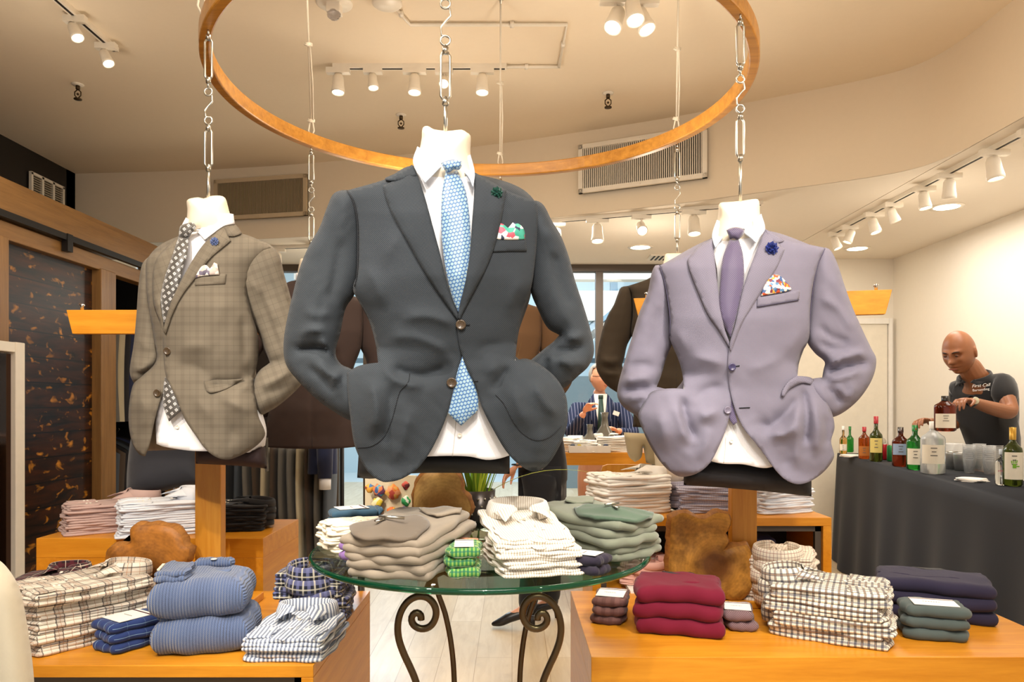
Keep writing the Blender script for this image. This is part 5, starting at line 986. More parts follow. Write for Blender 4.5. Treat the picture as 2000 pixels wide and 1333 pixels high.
# --- front right table
stack(sock_pack, 3, .030, (.345, 2.56, T1), R(-16), 'brown checked socks left of the burgundy sweaters', 'brown checked socks', mat=BRS, w=.115, l=.17, seed=21, cw=.095, jr=2)
stack(folded_knit, 3, .052, (.555, 2.47, T1), R(-13), 'burgundy wool sweater at the left of the front right table', 'burgundy sweaters', mat=BUR, w=.285, l=.24, style='vneck', seed=22, jitter=.008, jr=2)
stack(sock_pack, 2, .034, (.765, 2.47, T1), R(-14), 'plum herringbone socks right of the burgundy sweaters', 'plum socks', mat=PUS, mat2=NV2, w=.10, l=.15, seed=23, cw=.085)
stack(folded_shirt, 4, .042, (1.045, 2.40, T1), R(62), 'navy and cream checked shirt in the middle of the front right table', 'navy checked shirts', mat=CHK, w=.27, l=.36, seed=24, ch=.055, cscale=1.15, jr=3, jitter=.01)
stack(folded_shirt, 5, .040, (1.02, 2.76, T1), R(150), 'fine cream checked shirt behind the navy checked shirts', 'cream checked shirts', mat=CRC, w=.24, l=.26, seed=25, ch=.050, cscale=1.25, jr=6, jitter=.01)
stack(sock_pack, 2, .036, (1.235, 2.70, T1), R(60), 'grey socks with a white band behind the navy checked shirts', 'grey socks', mat=GSL, w=.11, l=.15, seed=26, cw=.09)
stack(folded_knit, 3, .046, (1.50, 2.62, T1), R(-24), 'aubergine knit sweater at the right end of the front right table', 'aubergine sweaters', mat=PUR, w=.36, l=.24, style='vneck', seed=27)
stack(sock_pack, 3, .036, (1.365, 2.375, T1), R(-16), 'slate grey scarf with white card right of the navy checked shirts', 'slate scarves', mat=GSL, w=.19, l=.14, seed=28, cw=.13, name='folded_scarf')
# --- shelves behind
stack(folded_shirt, 4, .030, (-1.78, 3.22, .80), R(-52), 'dusty pink shirt on the left rear shelf', 'dusty pink shirts', mat=PKB, w=.24, l=.34, seed=31, ch=.06, cscale=1.2)
stack(folded_shirt, 5, .028, (-1.50, 3.14, .80), R(-62), 'ice white shirt on the left rear shelf', 'ice white shirts', mat=BLS, w=.24, l=.34, seed=32, ch=.06, cscale=1.2, jr=5)
stack(folded_shirt, 4, .040, (.50, 3.20, .885), R(-74), 'ivory shirt with tall collar on the right rear shelf', 'ivory shirts', mat=WHS, w=.24, l=.32, seed=33, ch=.05, jr=5)
stack(folded_shirt, 4, .028, (.84, 3.22, .885), R(86), 'lilac gingham shirt on the right rear shelf', 'gingham shirts', mat=LVS, w=.24, l=.24, seed=34, ch=.03)
stack(folded_shirt, 4, .026, (1.14, 3.20, .885), R(110), 'pale blue-white shirt at the right end of the rear shelf', 'pale shirts', mat=BLS, w=.22, l=.27, seed=35, ch=.03)
stack(folded_shirt, 4, .022, (.60, 3.10, .608), R(160), 'salmon pink shirt on the white board inside the shelf', 'pink shirts', mat=PKS, w=.24, l=.28, seed=36, ch=.03)
# --- plant, flower card
t = thing('potted_grass', 'tall green grass in a dark dotted pot behind the glass table', 'plant', (-.125, 2.53, .905))
m = Mt('dotted_pot', .3, .5, .5); v = m.coord('UV')
pot = B(); lathe(pot, [(0, 0), (.05, 0), (.062, .06), (.068, .15), (.064, .15), (.058, .06), (0, .05)], (0, 0, 0), 32)
m.base(hexc('#3c3634')); ob('pot', pot, m.m, t)
bm = B()
for k in range(5):
    for a in range(18): ball(bm, ((.0555+.0028*k)*cos(2*pi*(a+.5*(k % 2))/18), (.0555+.0028*k)*sin(2*pi*(a+.5*(k % 2))/18), .02+k*.026), .0045, seg=6)
ob('stud', bm, STEEL, t, label='silver studs'); bpy.data.objects['stud']['kind'] = 'stuff'
LEAF = plain('grass_leaf', '#6f9426', .45, var=.35, scale=9); LEAFY = plain('grass_leaf_yellow', '#b9c83a', .45, var=.2)
def blade(bm, p0, d, Ln, bend, w):
    pts = []; n = 10; d = Vector(d).normalized(); side = Vector((-d.y, d.x, 0)).normalized() if abs(d.z) < .99 else Vector((1, 0, 0))
    p = Vector(p0); prev = None
    for i in range(n+1):
        u = i/n; ww = w*(1-u**1.6)+.0003; a = [bm.verts.new(p-side*ww), bm.verts.new(p+Vector((0, 0, -ww*.4))), bm.verts.new(p+side*ww)]
        if prev: bm.faces.new((prev[0], prev[1], a[1], a[0])); bm.faces.new((prev[1], prev[2], a[2], a[1]))
        prev = a; d = (d+Vector((0, 0, -bend/n))).normalized(); p = p+d*Ln/n
rn = random.Random(5)
for i in range(52):
    a = rn.random()*2*pi; r = rn.random()*.05; bm = B(); blade(bm, (r*cos(a), r*sin(a), .14), (cos(a)*.32, sin(a)*.28-.05, 1), rn.uniform(.13, .27), rn.uniform(.2, .8), .005); ob('leaf', bm, LEAF if i % 5 else LEAFY, t)
bm = B(); blade(bm, (.03, 0, .14), (.24, 0, 1), .54, .04, .006); ob('leaf', bm, LEAFY, t, label='longest yellow upright blade')
bm = B(); blade(bm, (.04, -.02, .14), (1, -.1, .75), .42, .95, .005); ob('leaf', bm, LEAFY, t, label='long yellow arching blade')
PB = lathe(B(), [(0, 0), (.10, 0), (.10, .012), (.02, .02), (.014, .03), (.014, .89), (0, .89)], (-.63, 3.06, 0), 32)
lathe(PB, [(0, .89), (.30, .89), (.30, .905), (0, .905)], (-.25, 2.6, 0), 48); tube(PB, [(-.63, 3.06, .88), (-.25, 2.6, .885)], .012, 8)
tag(ob('side_table', PB, plain('dark_pedestal', '#3a342e', .3)), 'dark round side table carrying the plant behind the glass table', 'side table')
# ------------------------------------------------------------ flower card behind the glass table
t = thing('flower_display', 'cream board pinned with colourful fabric lapel flowers behind the glass table', 'display board', P(763, 1037, 2.58)); o0 = wloc(t)
a = P(713, 932, 2.6); c_ = P(813, 932, 2.55); zb = .905
bm = B(); v = [Vector((a.x, a.y, zb)), Vector((c_.x, c_.y, zb)), Vector((c_.x, c_.y, 1.10)), Vector((a.x, a.y, 1.10))]; back = [q+Vector((0, .02, 0)) for q in v]
f = [bm.verts.new(q) for q in v]; g = [bm.verts.new(q) for q in back]; bm.faces.new(f); bm.faces.new(g[::-1])
for i in range(4): bm.faces.new((f[i], f[(i+1) % 4], g[(i+1) % 4], g[i]))
ob('board', bm, plain('board_cream', '#d9c9a8', .6), t, True, smooth=False)
for i, (x, y, r, cols) in enumerate(((740,959,.022,['#3a5a8c','#d87a4a','#6a3a5a','#4a9ab0']), (767,962,.026,['#e07a30','#d8a04a','#c04a3a','#e89a6a']), (793,949,.014,['#a83030','#7a2020','#c05040','#5a1a1a']), (737,983,.020,['#e0c43a','#6a5a8a','#f0e0b0','#4a3a3a']), (793,979,.018,['#2f9a50','#1f6a3a','#e8f0e0','#3aa060']), (735,1001,.020,['#c86a20','#3a2a1a','#e0902a','#7a3a1a']), (765,1000,.017,['#d86a20','#e8b03a','#8a2a1a','#c04a20']), (792,999,.016,['#4a3a7a','#e8e0f0','#2a2a5a','#6a5a9a']), (722,955,.016,['#3a6a9a','#e0a03a','#8a3a3a','#d8b050']))):
    c = P(x, y, 2.56); bm = B(); ball(bm, c-o0, r, (1, .55, 1), 14)
    for w in bm.verts: n_ = (w.co-(c-o0)); w.co += n_*(.18*sin(n_.x*260+i)*sin(n_.z*230+i*2)); w.co.y = min(w.co.y, (c-o0).y+.006)
    rosette_m = square_mat(f'rosette_{"abcdefghi"[i]}', cols, 60); ob('fabric_flower', bm, rosette_m, t)

# ------------------------------------------------------------ bar table with black cloth
BT = .93; fa, fb = Vector((2.80, 6.3)), Vector((2.12, 2.92)); dr = (fb-fa).normalized(); nr = Vector((-dr.y, dr.x)); nr = nr if nr.x > 0 else -nr
t = thing('bar_table', 'long bar table draped to the floor in black-blue cloth along the right wall', 'table', ((fa.x+fb.x)/2+.25, (fa.y+fb.y)/2, 0))
bm = B(); L = (fb-fa).length; nU, nV = 120, 14; G_ = []
cs = [(fa, nr*-1), ]
path = []                                  # outline of the top: far end, front edge, near end
c0, c1, c2, c3 = fa+nr*.46, fa, fb, fb+nr*.46
for A, C, n_ in ((c0, c1, 22), (c1, c2, 100), (c2, c3, 22)):
    for i in range(n_): path.append(A.lerp(C, i/n_))
path.append(c3)
ctr = (c0+c1+c2+c3)/4; rows = []
for i, p in enumerate(path):
    q = path[max(0, i-1)]; r_ = path[min(len(path)-1, i+1)]; tg = (r_-q).normalized(); out = Vector((tg.y, -tg.x)); out = out if out.dot(p-ctr) > 0 else -out; row = []
    for j in range(nV+1):
        u = j/nV; z = BT-(BT-.01)*u**1.0; amp = .035*u; w = amp*(sin(i*.42)+.6*sin(i*.19+1.3)); d_ = .004+.05*u+w*.6
        if u == 0: d_ = 0
        row.append(bm.verts.new((p.x+out.x*d_, p.y+out.y*d_, z)))
    rows.append(row)
for A, C in zip(rows, rows[1:]):
    for j in range(nV): bm.faces.new((A[j], A[j+1], C[j+1], C[j]))
bm.faces.new([r_[0] for r_ in rows]); o = ob('tablecloth', bm, cloth('bar_cloth', '#161a24', '#12151c', sheen=.08), t, True)
bm = B(); M_ = Matrix.Translation((*((c0+c1+c2+c3)/4), BT-.03)) @ Matrix.Rotation(math.atan2(dr.y, dr.x), 4, 'Z'); box(bm, (0, 0, 0), (L-.06, .46, .03), 0); bmesh.ops.transform(bm, matrix=M_, verts=bm.verts); ob('table_board', bm, DARKM, t, True, smooth=False)
for A in (c0, c1, c2, c3): q = A.lerp(ctr, .12); ob('leg', tube(B(), [(q.x, q.y, 0), (q.x, q.y, BT-.04)], .015, 8), DARKM, t, True)
def barpt(px, py): d = (CZ-BT)*F/(py-CY); return Vector(((px-CX)*d/F, d, BT+.0008)), d
GA = glass('glass_clear', '#f4f6f4', .02); GG = glass('glass_green', '#2f9a3a', .03, trans=.85); GO = glass('glass_olive', '#4d5a1c', .05, trans=.7); GW = glass('glass_whisky', '#b4551c', .03, trans=.8); GB2 = glass('glass_bourbon', '#7a2c12', .03, trans=.75); GV = glass('glass_vodka', '#eef0ee', .12, trans=.6)
PAP = plain('paper_label', '#efe8d6', .6); PAPY = plain('paper_label_yellow', '#e2cf7a', .6); PAPB = plain('paper_label_blue', '#9db4d6', .5)
def bottle(label, px, by, hgt, wid, mat, cap, prof='round', lab=None, lz=(.2, .55), sq=1.0, neck=.13, cname='cap', sh=.62, capz=.86, loc=None, name='bottle'):
    p, d = barpt(px, by) if loc is None else (Vector(loc), loc[1]); r = wid/2; h = hgt; t = thing(name, label, 'bottle', p, R(-25)); n_ = r*neck*2.4
    pr = [(0, .004), (r*.8, 0), (r, .008), (r, h*sh), (r*.92, h*(sh+.05)), (r*.55, h*(sh+.11)), (n_, h*(sh+.17)), (n_*.95, h*.97), (n_*.7, h*.97), (0, h*.96)]
    ob('glass_body', lathe(B(), pr, (0, 0, 0), 28, sx=1, sy=sq), mat, t)
    ob(cname, lathe(B(), [(n_*1.12, h*capz), (n_*1.15, h), (0, h*1.003), (0, h*.975), (n_*1.0, h*.975), (n_*1.0, h*capz)], (0, 0, 0), 20), cap, t)
    if lab:
        bm = B(); n = 16; pa = []
        for i in range(n+1):
            a_ = R(-150)+R(120)*i/n; pa.append(((r+.0012)*cos(a_), (r*sq+.0012)*sin(a_)))
        for (x0, y0), (x1, y1) in zip(pa, pa[1:]): quad(bm, (x0, y0, h*lz[0]), (x1, y1, h*lz[0]), (x1, y1, h*lz[1]), (x0, y0, h*lz[1]))
        bmesh.ops.remove_doubles(bm, verts=bm.verts, dist=1e-5); o = ob('paper_label', bm, lab, t)
        bm = B()
        for k, w_ in enumerate((.5, .35, .55)): box(bm, (0, -(r*sq+.002), h*(lz[1]-.06-.07*k)), (r*w_, .0012, h*.016))
        ob('print', bm, CARDINK, o, smooth=False)
    return t
RED = plain('cap_red', '#a81e28', .35); GRN = plain('cap_green', '#1f7a34', .35); GOLD = plain('cap_gold', '#c79a3a', .35, metal=.5); WCAP = plain('cap_white', '#ece9e2', .35); BLKC = plain('cap_dark', '#1f1a18', .3)
bottle('clear beer bottle with amber beer at the far left end of the bar', 1647, 887, .235, .060, glass('glass_beer', '#e2b060', .03), WCAP, lab=PAP, lz=(.12, .35), sh=.5)
bottle('green beer bottle at the far left end of the bar', 1660, 884, .225, .062, GG, GRN, lab=None, sh=.5)
bottle('amber whisky bottle with red cap, left part of the bar', 1688, 897, .245, .082, GW, RED, lab=plain('flame_label', '#b8702e', .5), lz=(.1, .4), sq=.6, sh=.62)
bottle('tall olive green whiskey bottle with red cap and yellow label', 1711, 902, .33, .088, GO, RED, lab=PAPY, lz=(.2, .52), sh=.55, capz=.84)
bottle('brown bourbon bottle with blue oval label and stopper', 1759, 912, .265, .105, GB2, GA, lab=PAPB, lz=(.3, .58), sq=.6, sh=.62)
bottle('bright green gin bottle with cream label', 1787, 918, .285, .10, GG, GRN, lab=PAP, lz=(.12, .48), sh=.62)
bottle('large frosted clear vodka bottle with white cap on the bar', 1822, 926, .315, .135, GV, WCAP, lab=PAP, lz=(.2, .56), sh=.66, neck=.11)
w = bottle('olive green wine bottle with gold cap at the right end of the bar', 1978, 950, .30, .088, GO, GOLD, lab=PAP, lz=(.12, .58), sh=.6, capz=.79)
bm = B(); rr = .0462; box(bm, (0, -rr, .105), (.016, .001, .022))
for k, (dx, l_) in enumerate(((-.012, .014), (-.005, .02), (.003, .021), (.010, .017))): box(bm, (dx, -rr+.001, .118+l_/2), (.0042, .001, l_), M=Matrix.Rotation(R(-8+6*k), 4, 'Y'))
box(bm, (.015, -rr+.001, .104), (.013, .001, .005)); ob('hand_mark', bm, plain('hand_green', '#7ab52a', .5), w, smooth=False, label='green handprint on the label')
wb = bottle('small clear water bottle beside the wine bottle', 1955, 948, .185, .052, GA, plain('cap_pink', '#c9d3df', .4), sh=.62)
def text(s_, size, loc, rot, mat, parent, name='lettering', shear=0):
    cu = bpy.data.curves.new(name, 'FONT'); cu.body = s_; cu.size = size; cu.align_x = 'CENTER'; cu.extrude = .0004; cu.shear = shear; cu.materials.append(mat)
    o = bpy.data.objects.new(name, cu); COL.objects.link(o); me = bpy.data.meshes.new_from_object(o.evaluated_get(bpy.context.evaluated_depsgraph_get())); bpy.data.objects.remove(o); o = bpy.data.objects.new(name, me); COL.objects.link(o); o.parent = parent; o.location = loc; o.rotation_euler = rot; return o
text('evian', .017, (0, -.0275, .07), (pi/2, 0, 0), plain('ink_pink', '#d0486a', .5), wb)
def can(label, px, by, mat):
    p, d = barpt(px, by); t = thing('drink_can', label, 'can', p); ob('body', lathe(B(), [(0, .002), (.025, 0), (.031, .008), (.031, .108), (.027, .118)], (0, 0, 0), 24), mat, t); ob('lid', lathe(B(), [(.027, .118), (.0275, .121), (.0255, .118), (0, .117)], (0, 0, 0), 24), STEEL, t)
can('red drink can between the whiskey and bourbon bottles', 1727, 899, plain('can_red', '#b01e28', .3, metal=.3)); can('green drink can beside the red can', 1741, 902, plain('can_green', '#3c9a5a', .3, metal=.3))
def napkins(label, px, by, n, s_):
    p, d = barpt(px, by)
    for k in range(n): 
        o = tag(ob('napkin', slab(B(), s_, s_, .004, (0, 0, 0), k, .0006, (6, 6, 2), round_=.3), plain('napkin_'+'abcdefgh'[k]+label[-2:], '#f1ece4', .8, var=.01)), f'{label}, ' + ('lowest in pile' if k == 0 else ORD[n-1-k]) + '', 'napkin', 'paper napkins, '+label[-22:]); o.location = p+Vector((.006*sin(k*3), .006*cos(k*2), k*.0043)); o.rotation_euler.z = R(20+9*k)
napkins('white folded napkin at the left end of the bar', 1662, 893, 4, .13); napkins('white folded napkin in front of the clear cups', 1897, 941, 4, .125)
# clear cups: stacks built from single cups
CUPM = Mt('clear_plastic', .08); CUPM.base(hexc('#f4f6f6')); CUPM.b.inputs['Alpha'].default_value = .28; CUPM = CUPM.m
cupme = ob('plastic_cup', lathe(B(), [(0, .001), (.026, 0), (.036, .082), (.038, .086), (.0365, .086), (.034, .082), (.0245, .003), (0, .003)], (0, 0, 0), 20), CUPM).data
bpy.data.objects.remove(bpy.data.objects['plastic_cup'])
for si, (px, py, n, lab) in enumerate(((1893, 925, 8, 'leftmost'), (1913, 922, 8, 'second'), (1932, 928, 8, 'third'), (1947, 920, 7, 'rightmost'))):
    p, d = barpt(px, py)
    for k in range(n):
        o = bpy.data.objects.new('plastic_cup', cupme); COL.objects.link(o); o.location = p+Vector((0, 0, k*.0125)); tag(o, f'clear plastic cup in the {lab} stack of cups, ' + ('at the bottom' if k == 0 else ('at the top' if k == n-1 else f'{["", "second", "third", "fourth", "fifth", "sixth", "seventh"][k]} from below')), 'cup', 'clear plastic cups on the bar')
for px, py, lab in ((1857, 917, 'steel cocktail shaker left of the clear cups'), (1875, 920, 'second steel cocktail shaker, beside the stacked cups')):
    p, d = barpt(px, py); t = thing('cocktail_shaker', lab, 'shaker', p); ob('cup', lathe(B(), [(0, .002), (.028, 0), (.040, .10), (.041, .112), (.039, .112), (.027, .004), (0, .004)], (0, 0, 0), 24), plain('brushed_steel', '#dcdcda', .38, metal=.7), t)
    ob('ring', lathe(B(), [(.0415, .108), (.0425, .110), (.0415, .114), (.039, .112)], (0, 0, 0), 24), STEEL, t)
p, d = barpt(1862, 905); t = thing('ice_tub', 'clear plastic tub standing behind the steel shakers', 'tub', p+Vector((.0, .1, 0)), R(-10))
bm = B(); lathe(bm, [(0, 0), (.10, 0), (.13, .13), (.135, .135), (.127, .133), (.097, .004), (0, .004)], (0, 0, 0), 28, sy=.7); ob('tub', bm, CUPM, t)

# ------------------------------------------------------------ people
def skin_mesh(nodes, edges, sub=2):
    """nodes: name -> (point, radius or (rx, ry)); returns an evaluated mesh; the first node is the root"""
    names = list(nodes); me = bpy.data.meshes.new('skin_tmp'); me.from_pydata([tuple(nodes[n][0]) for n in names], [(names.index(a), names.index(b)) for a, b in edges], [])
    o = bpy.data.objects.new('skin_tmp', me); COL.objects.link(o); sk = o.modifiers.new('skin', 'SKIN'); sk.use_smooth_shade = True
    if not me.skin_vertices: me.skin_vertices.new() if hasattr(me.skin_vertices, 'new') else None
    for i, n in enumerate(names):
        r = nodes[n][1]; r = (r, r) if not isinstance(r, tuple) else r; me.skin_vertices[0].data[i].radius = r; me.skin_vertices[0].data[i].use_root = (i == 0)
    s_ = o.modifiers.new('sub', 'SUBSURF'); s_.levels = sub
    dg = bpy.context.evaluated_depsgraph_get(); dg.update(); out = bpy.data.meshes.new_from_object(o.evaluated_get(dg)); bpy.data.objects.remove(o); return out
def head_bm(bm, c, M, s=1.0, hair=0):
    """head facing local -y; height .24, about 1400 vertices"""
    tmp = bmesh.new(); bmesh.ops.create_uvsphere(tmp, u_segments=64, v_segments=48, radius=1)
    g = lambda x, y, a, b, wx, wz: math.exp(-((x-a)/wx)**2-((y-b)/wz)**2)
    for v in tmp.verts:
        x, y, z = v.co; fr = max(0, -y)
        X = x*.078; Y = y*.098; Z = z*.118
        if z < 0: X *= 1-.26*z*z; Y = Y*(1-.10*z*z)-(.012*(-z) if y < 0 else -.02*z*z*0)
        if y > 0 and z < -.3: Y *= 1-.35*(-z-.3)
        if y < 0: Y += .012*fr*(abs(x) < 2)
        ax = abs(X)
        d = .038*g(X, Z, 0, -.024, .014, .014)+.018*g(X, Z, 0, .004, .010, .024)+.013*g(ax, Z, .028, .026, .022, .009)-.016*g(ax, Z, .030, .008, .014, .011)+.013*g(X, Z, 0, -.056, .024, .007)+.011*g(X, Z, 0, -.072, .020, .007)+.016*g(X, Z, 0, -.098, .022, .016)-.008*g(X, Z, 0, -.064, .022, .004)+.006*g(ax, Z, .045, -.022, .018, .02)
        if y < .1: Y -= d*min(1, fr*2.2)
        v.co = (X*s, Y*s, Z*s)
    for sx in (-1, 1):
        e = bmesh.ops.create_uvsphere(tmp, u_segments=12, v_segments=8, radius=1)['verts']; bmesh.ops.transform(tmp, matrix=Matrix.Translation((sx*.078*s, .012*s, -.008*s)) @ Matrix.Rotation(sx*R(20), 4, 'Z') @ Matrix.Diagonal((.009*s, .019*s, .032*s, 1)), verts=e)
    bmesh.ops.transform(tmp, matrix=Matrix.Translation(c) @ M, verts=tmp.verts); me = bpy.data.meshes.new('t'); tmp.to_mesh(me); tmp.free(); bm.from_mesh(me); bpy.data.meshes.remove(me)
def hand(bm, w, d, n, curl=.6, s=1.0, thumb=1, spread=.3):
    """palm from wrist w along d, palm normal n; five bent fingers"""
    w, d, n = Vector(w), Vector(d).normalized(), Vector(n).normalized(); x = d.cross(n).normalized(); n = x.cross(d).normalized()
    Mx = Matrix((x, d, n)).transposed().to_4x4(); e = bmesh.ops.create_uvsphere(bm, u_segments=14, v_segments=10, radius=1)['verts']
    bmesh.ops.transform(bm, matrix=Matrix.Translation(w+d*.045*s) @ Mx @ Matrix.Diagonal((.041*s, .052*s, .016*s, 1)), verts=e)
    for k, (off, L) in enumerate(((-.030, .066), (-.010, .076), (.011, .072), (.030, .058))):
        p = w+d*.082*s+x*off*s*thumb; dd = (d+x*off*thumb*spread*8).normalized(); pts = [w+d*.05*s+x*off*s*.8*thumb, p]; c = curl
        for seg in range(3): 
            dd = (dd*cos(c)+n*sin(c)).normalized(); p = p+dd*L*s*(.42, .32, .26)[seg]; pts.append(p)
        tube(bm, pts, [.0095*s, .0095*s, .009*s, .0082*s, .006*s], 8)
        ball(bm, pts[-1], .0066*s, seg=8)
    p = w+d*.02*s-x*.028*s*thumb; dd = (d*.6-x*.7*thumb+n*.3).normalized(); pts = [p, p+dd*.03*s, p+dd*.03*s+(d*.8-x*.25*thumb+n*.5).normalized()*.03*s]; pts.append(pts[-1]+(d*.8+x*.1*thumb+n*.6).normalized()*.024*s); tube(bm, pts, [.013*s, .011*s, .0095*s, .007*s], 8); ball(bm, pts[-1], .0075*s, seg=8)
def figure(root, nodes, edges, head, hands, skinm, voxel=.005, label=None, headrot=None, hs=1.0):
    bm = B(); me = skin_mesh(nodes, edges); bm.from_mesh(me); head_bm(bm, head, headrot, hs)
    for h_ in hands: hand(bm, **h_)
    o = ob('body', bm, skinm, root, True, label=label); r = o.modifiers.new('remesh', 'REMESH'); r.mode = 'VOXEL'; r.voxel_size = voxel; r.use_smooth_shade = True
    sm = o.modifiers.new('smooth', 'SMOOTH'); sm.factor = .5; sm.iterations = 2; return o
def garment(name, root, nodes, edges, mat, label=None, sub=2):
    me = skin_mesh(nodes, edges, sub); bm = B(); bm.from_mesh(me); o = ob(name, bm, mat, root, True, label=label); return o
def eyes(root, c, M, s, iris='#2a1a10', brow='#1a120e', closed=False, lip='#a0584a'):
    for sx in (-1, 1):
        q = Vector(c)+M @ Vector((sx*.030*s, -.0865*s, .008*s)); bm = B(); ball(bm, (0, 0, 0), .0095*s, (1.1, .6, .75), 10); bmesh.ops.transform(bm, matrix=Matrix.Translation(q) @ M, verts=bm.verts); o = ob('eye', bm, plain('eye_white', '#d8cec4', .3) if not closed else plain('eyelid', iris, .5), root, True)
        bm = B(); ball(bm, (0, -.0052*s, -.001*s), .0045*s, (1, .5, 1), 8); bmesh.ops.transform(bm, matrix=Matrix.Translation(q) @ M, verts=bm.verts); i_ = ob('iris', bm, plain('iris', '#20140c', .3), o); i_.data.transform(Matrix.Translation(-wloc(root)))
        bm = B(); tube(bm, [M @ Vector((sx*(.014+.010*k)*s, (-.098+.0035*k*k*.6)*s, (.026+.0035*sin(k*1.1))*s))+Vector(c) for k in range(4)], [.0022*s, .0035*s, .003*s, .0015*s], 6); ob('eyebrow', bm, plain('brow', brow, .8), root, True)
    bm = B(); tube(bm, [M @ Vector((x_*s, (-.1035+18*x_*x_)*s, -.064*s))+Vector(c) for x_ in (-.022, -.012, 0, .012, .022)], [.0015*s, .0035*s, .004*s, .0035*s, .0015*s], 8); ob('lips', bm, plain('lips', lip, .5), root, True)
    return
# bartender
SK = Mt('skin_brown', .42, .5); SK.base(hexc('#8f5a38')); SK.b.inputs['Subsurface Weight'].default_value = .08; SK = SK.m
root = thing('person', 'bald bartender in black polo shirt and watch, looking down, behind the bar', 'person', (3.12, 4.75, 0))
N_ = {}
HD = P(1873, 688, 4.62); MR = (Matrix.Rotation(R(-58), 4, 'Z') @ Matrix.Rotation(R(22), 4, 'X'))
N_['pelvis'] = (P(1945, 905, 4.78), .12); N_['belly'] = (P(1938, 850, 4.76), (.145, .13)); N_['chest'] = (P(1925, 785, 4.72), (.165, .15)); N_['neckb'] = (P(1908, 745, 4.70), .085); N_['neck'] = (P(1896, 724, 4.67), .074); N_['headb'] = (P(1886, 702, 4.65), .068)
N_['ls'] = (P(1958, 752, 4.58), .072); N_['le'] = (P(1975, 808, 4.46), .052); N_['lf'] = (P(1930, 796, 4.38), .043); N_['lw'] = (P(1893, 783, 4.30), .027)
N_['rs'] = (P(1872, 762, 4.88), .065); N_['re'] = (P(1868, 832, 4.86), .046); N_['rw'] = (P(1812, 824, 4.74), .027)
for s_, nm in ((-1, 'a'), (1, 'b')): N_['hip'+nm] = (Vector((3.13, 4.78+s_*.11, .82)), .10); N_['knee'+nm] = (Vector((3.12, 4.78+s_*.12, .47)), .065); N_['ank'+nm] = (Vector((3.16, 4.78+s_*.13, .09)), .04); N_['toe'+nm] = (Vector((3.02, 4.78+s_*.14, .045)), .035)
E_ = [('pelvis', 'belly'), ('belly', 'chest'), ('chest', 'neckb'), ('neckb', 'neck'), ('neck', 'headb'), ('chest', 'ls'), ('ls', 'le'), ('le', 'lf'), ('lf', 'lw'), ('chest', 'rs'), ('rs', 're'), ('re', 'rw')]+[(a+n, b+n) for n in 'ab' for a, b in (('hip', 'knee'), ('knee', 'ank'), ('ank', 'toe'))]+[('pelvis', 'hipa'), ('pelvis', 'hipb')]
lw, lf = N_['lw'][0], N_['lf'][0]; rw, re = N_['rw'][0], N_['re'][0]
G2 = {k: (v[0], tuple(x+.018 for x in (v[1] if isinstance(v[1], tuple) else (v[1],)*2))) for k, v in N_.items()}
for k_ in ('pelvis', 'belly', 'chest'): N_[k_] = (N_[k_][0], .10)
for k_ in ('ls', 'rs'): N_[k_] = (N_[k_][0], .052)
figure(root, N_, E_, HD, [dict(w=lw-(lw-lf).normalized()*.005, d=(lw-lf)+Vector((0, 0, -.03)), n=(-.2, -.2, -1), curl=.75, thumb=-1, s=1.0), dict(w=rw, d=(rw-re), n=(0, -.4, -1), curl=.7, thumb=1, s=1.0)], SK, .0038, 'brown skin, bald head, head bowed', MR, 1.16)
eyes(root, HD, MR.to_3x3().to_4x4(), 1.16, iris='#6e4228', closed=True, lip='#7a3c30')
POLO = cloth('polo_black', '#1d1c1e', '#161618', weave=.003, sheen=.35)
slv = N_['ls'][0].lerp(N_['le'][0], .72); slr = N_['rs'][0].lerp(N_['re'][0], .6); nodes = {k: G2[k] for k in ('belly', 'chest', 'ls', 'rs')}; nodes['pel'] = (N_['pelvis'][0], (.17, .165)); nodes['sl'] = (slv, .078); nodes['sr'] = (slr, .068); nodes['nb'] = (N_['neckb'][0]+Vector((0, 0, -.015)), .085)
nodes = {'chest': nodes['chest'], **{k: v for k, v in nodes.items() if k != 'chest'}}
po = garment('polo_shirt', root, nodes, [('chest', 'belly'), ('belly', 'pel'), ('chest', 'ls'), ('ls', 'sl'), ('chest', 'rs'), ('rs', 'sr'), ('chest', 'nb')], POLO, 'black polo shirt with white chest lettering')
cb = collar_bm(.092, .086, .045, tip=.03, spread=.07); cb.transform(Matrix.Translation(P(1905, 744, 4.69)-wloc(root)) @ Matrix.Rotation(R(-58), 4, 'Z') @ Matrix.Rotation(R(24), 4, 'X')); c = ob('collar', cb, POLO, po); so = c.modifiers.new('t', 'SOLIDIFY'); so.thickness = .003
lp = P(1916, 756, 4.49)-wloc(root)
INKW = plain('thread_white', '#e8e6e2', .6)
text('First Call', .027, lp, (pi/2, R(-6), R(-18)), INKW, po, shear=.3); text('Bartending', .021, lp+Vector((0, 0, -.024)), (pi/2, R(-6), R(-18)), INKW, po)
tr_ = {'pel': (N_['pelvis'][0]+Vector((0, 0, -.04)), .15), **{k: G2[k] for k in ('hipa', 'kneea', 'hipb', 'kneeb')}}; tr_['ca'] = (N_['anka'][0]+Vector((0, 0, .03)), .065); tr_['cb'] = (N_['ankb'][0]+Vector((0, 0, .03)), .065)
garment('trousers', root, tr_, [('pel', 'hipa'), ('pel', 'hipb'), ('hipa', 'kneea'), ('hipb', 'kneeb'), ('kneea', 'ca'), ('kneeb', 'cb')], BLACKC)
for n_ in 'ab': garment('shoe', root, {'a': (N_['ank'+n_][0]+Vector((0, 0, -.03)), .052), 'b': (N_['toe'+n_][0]+Vector((0, 0, .003)), (.045, .047))}, [('a', 'b')], DARKM)
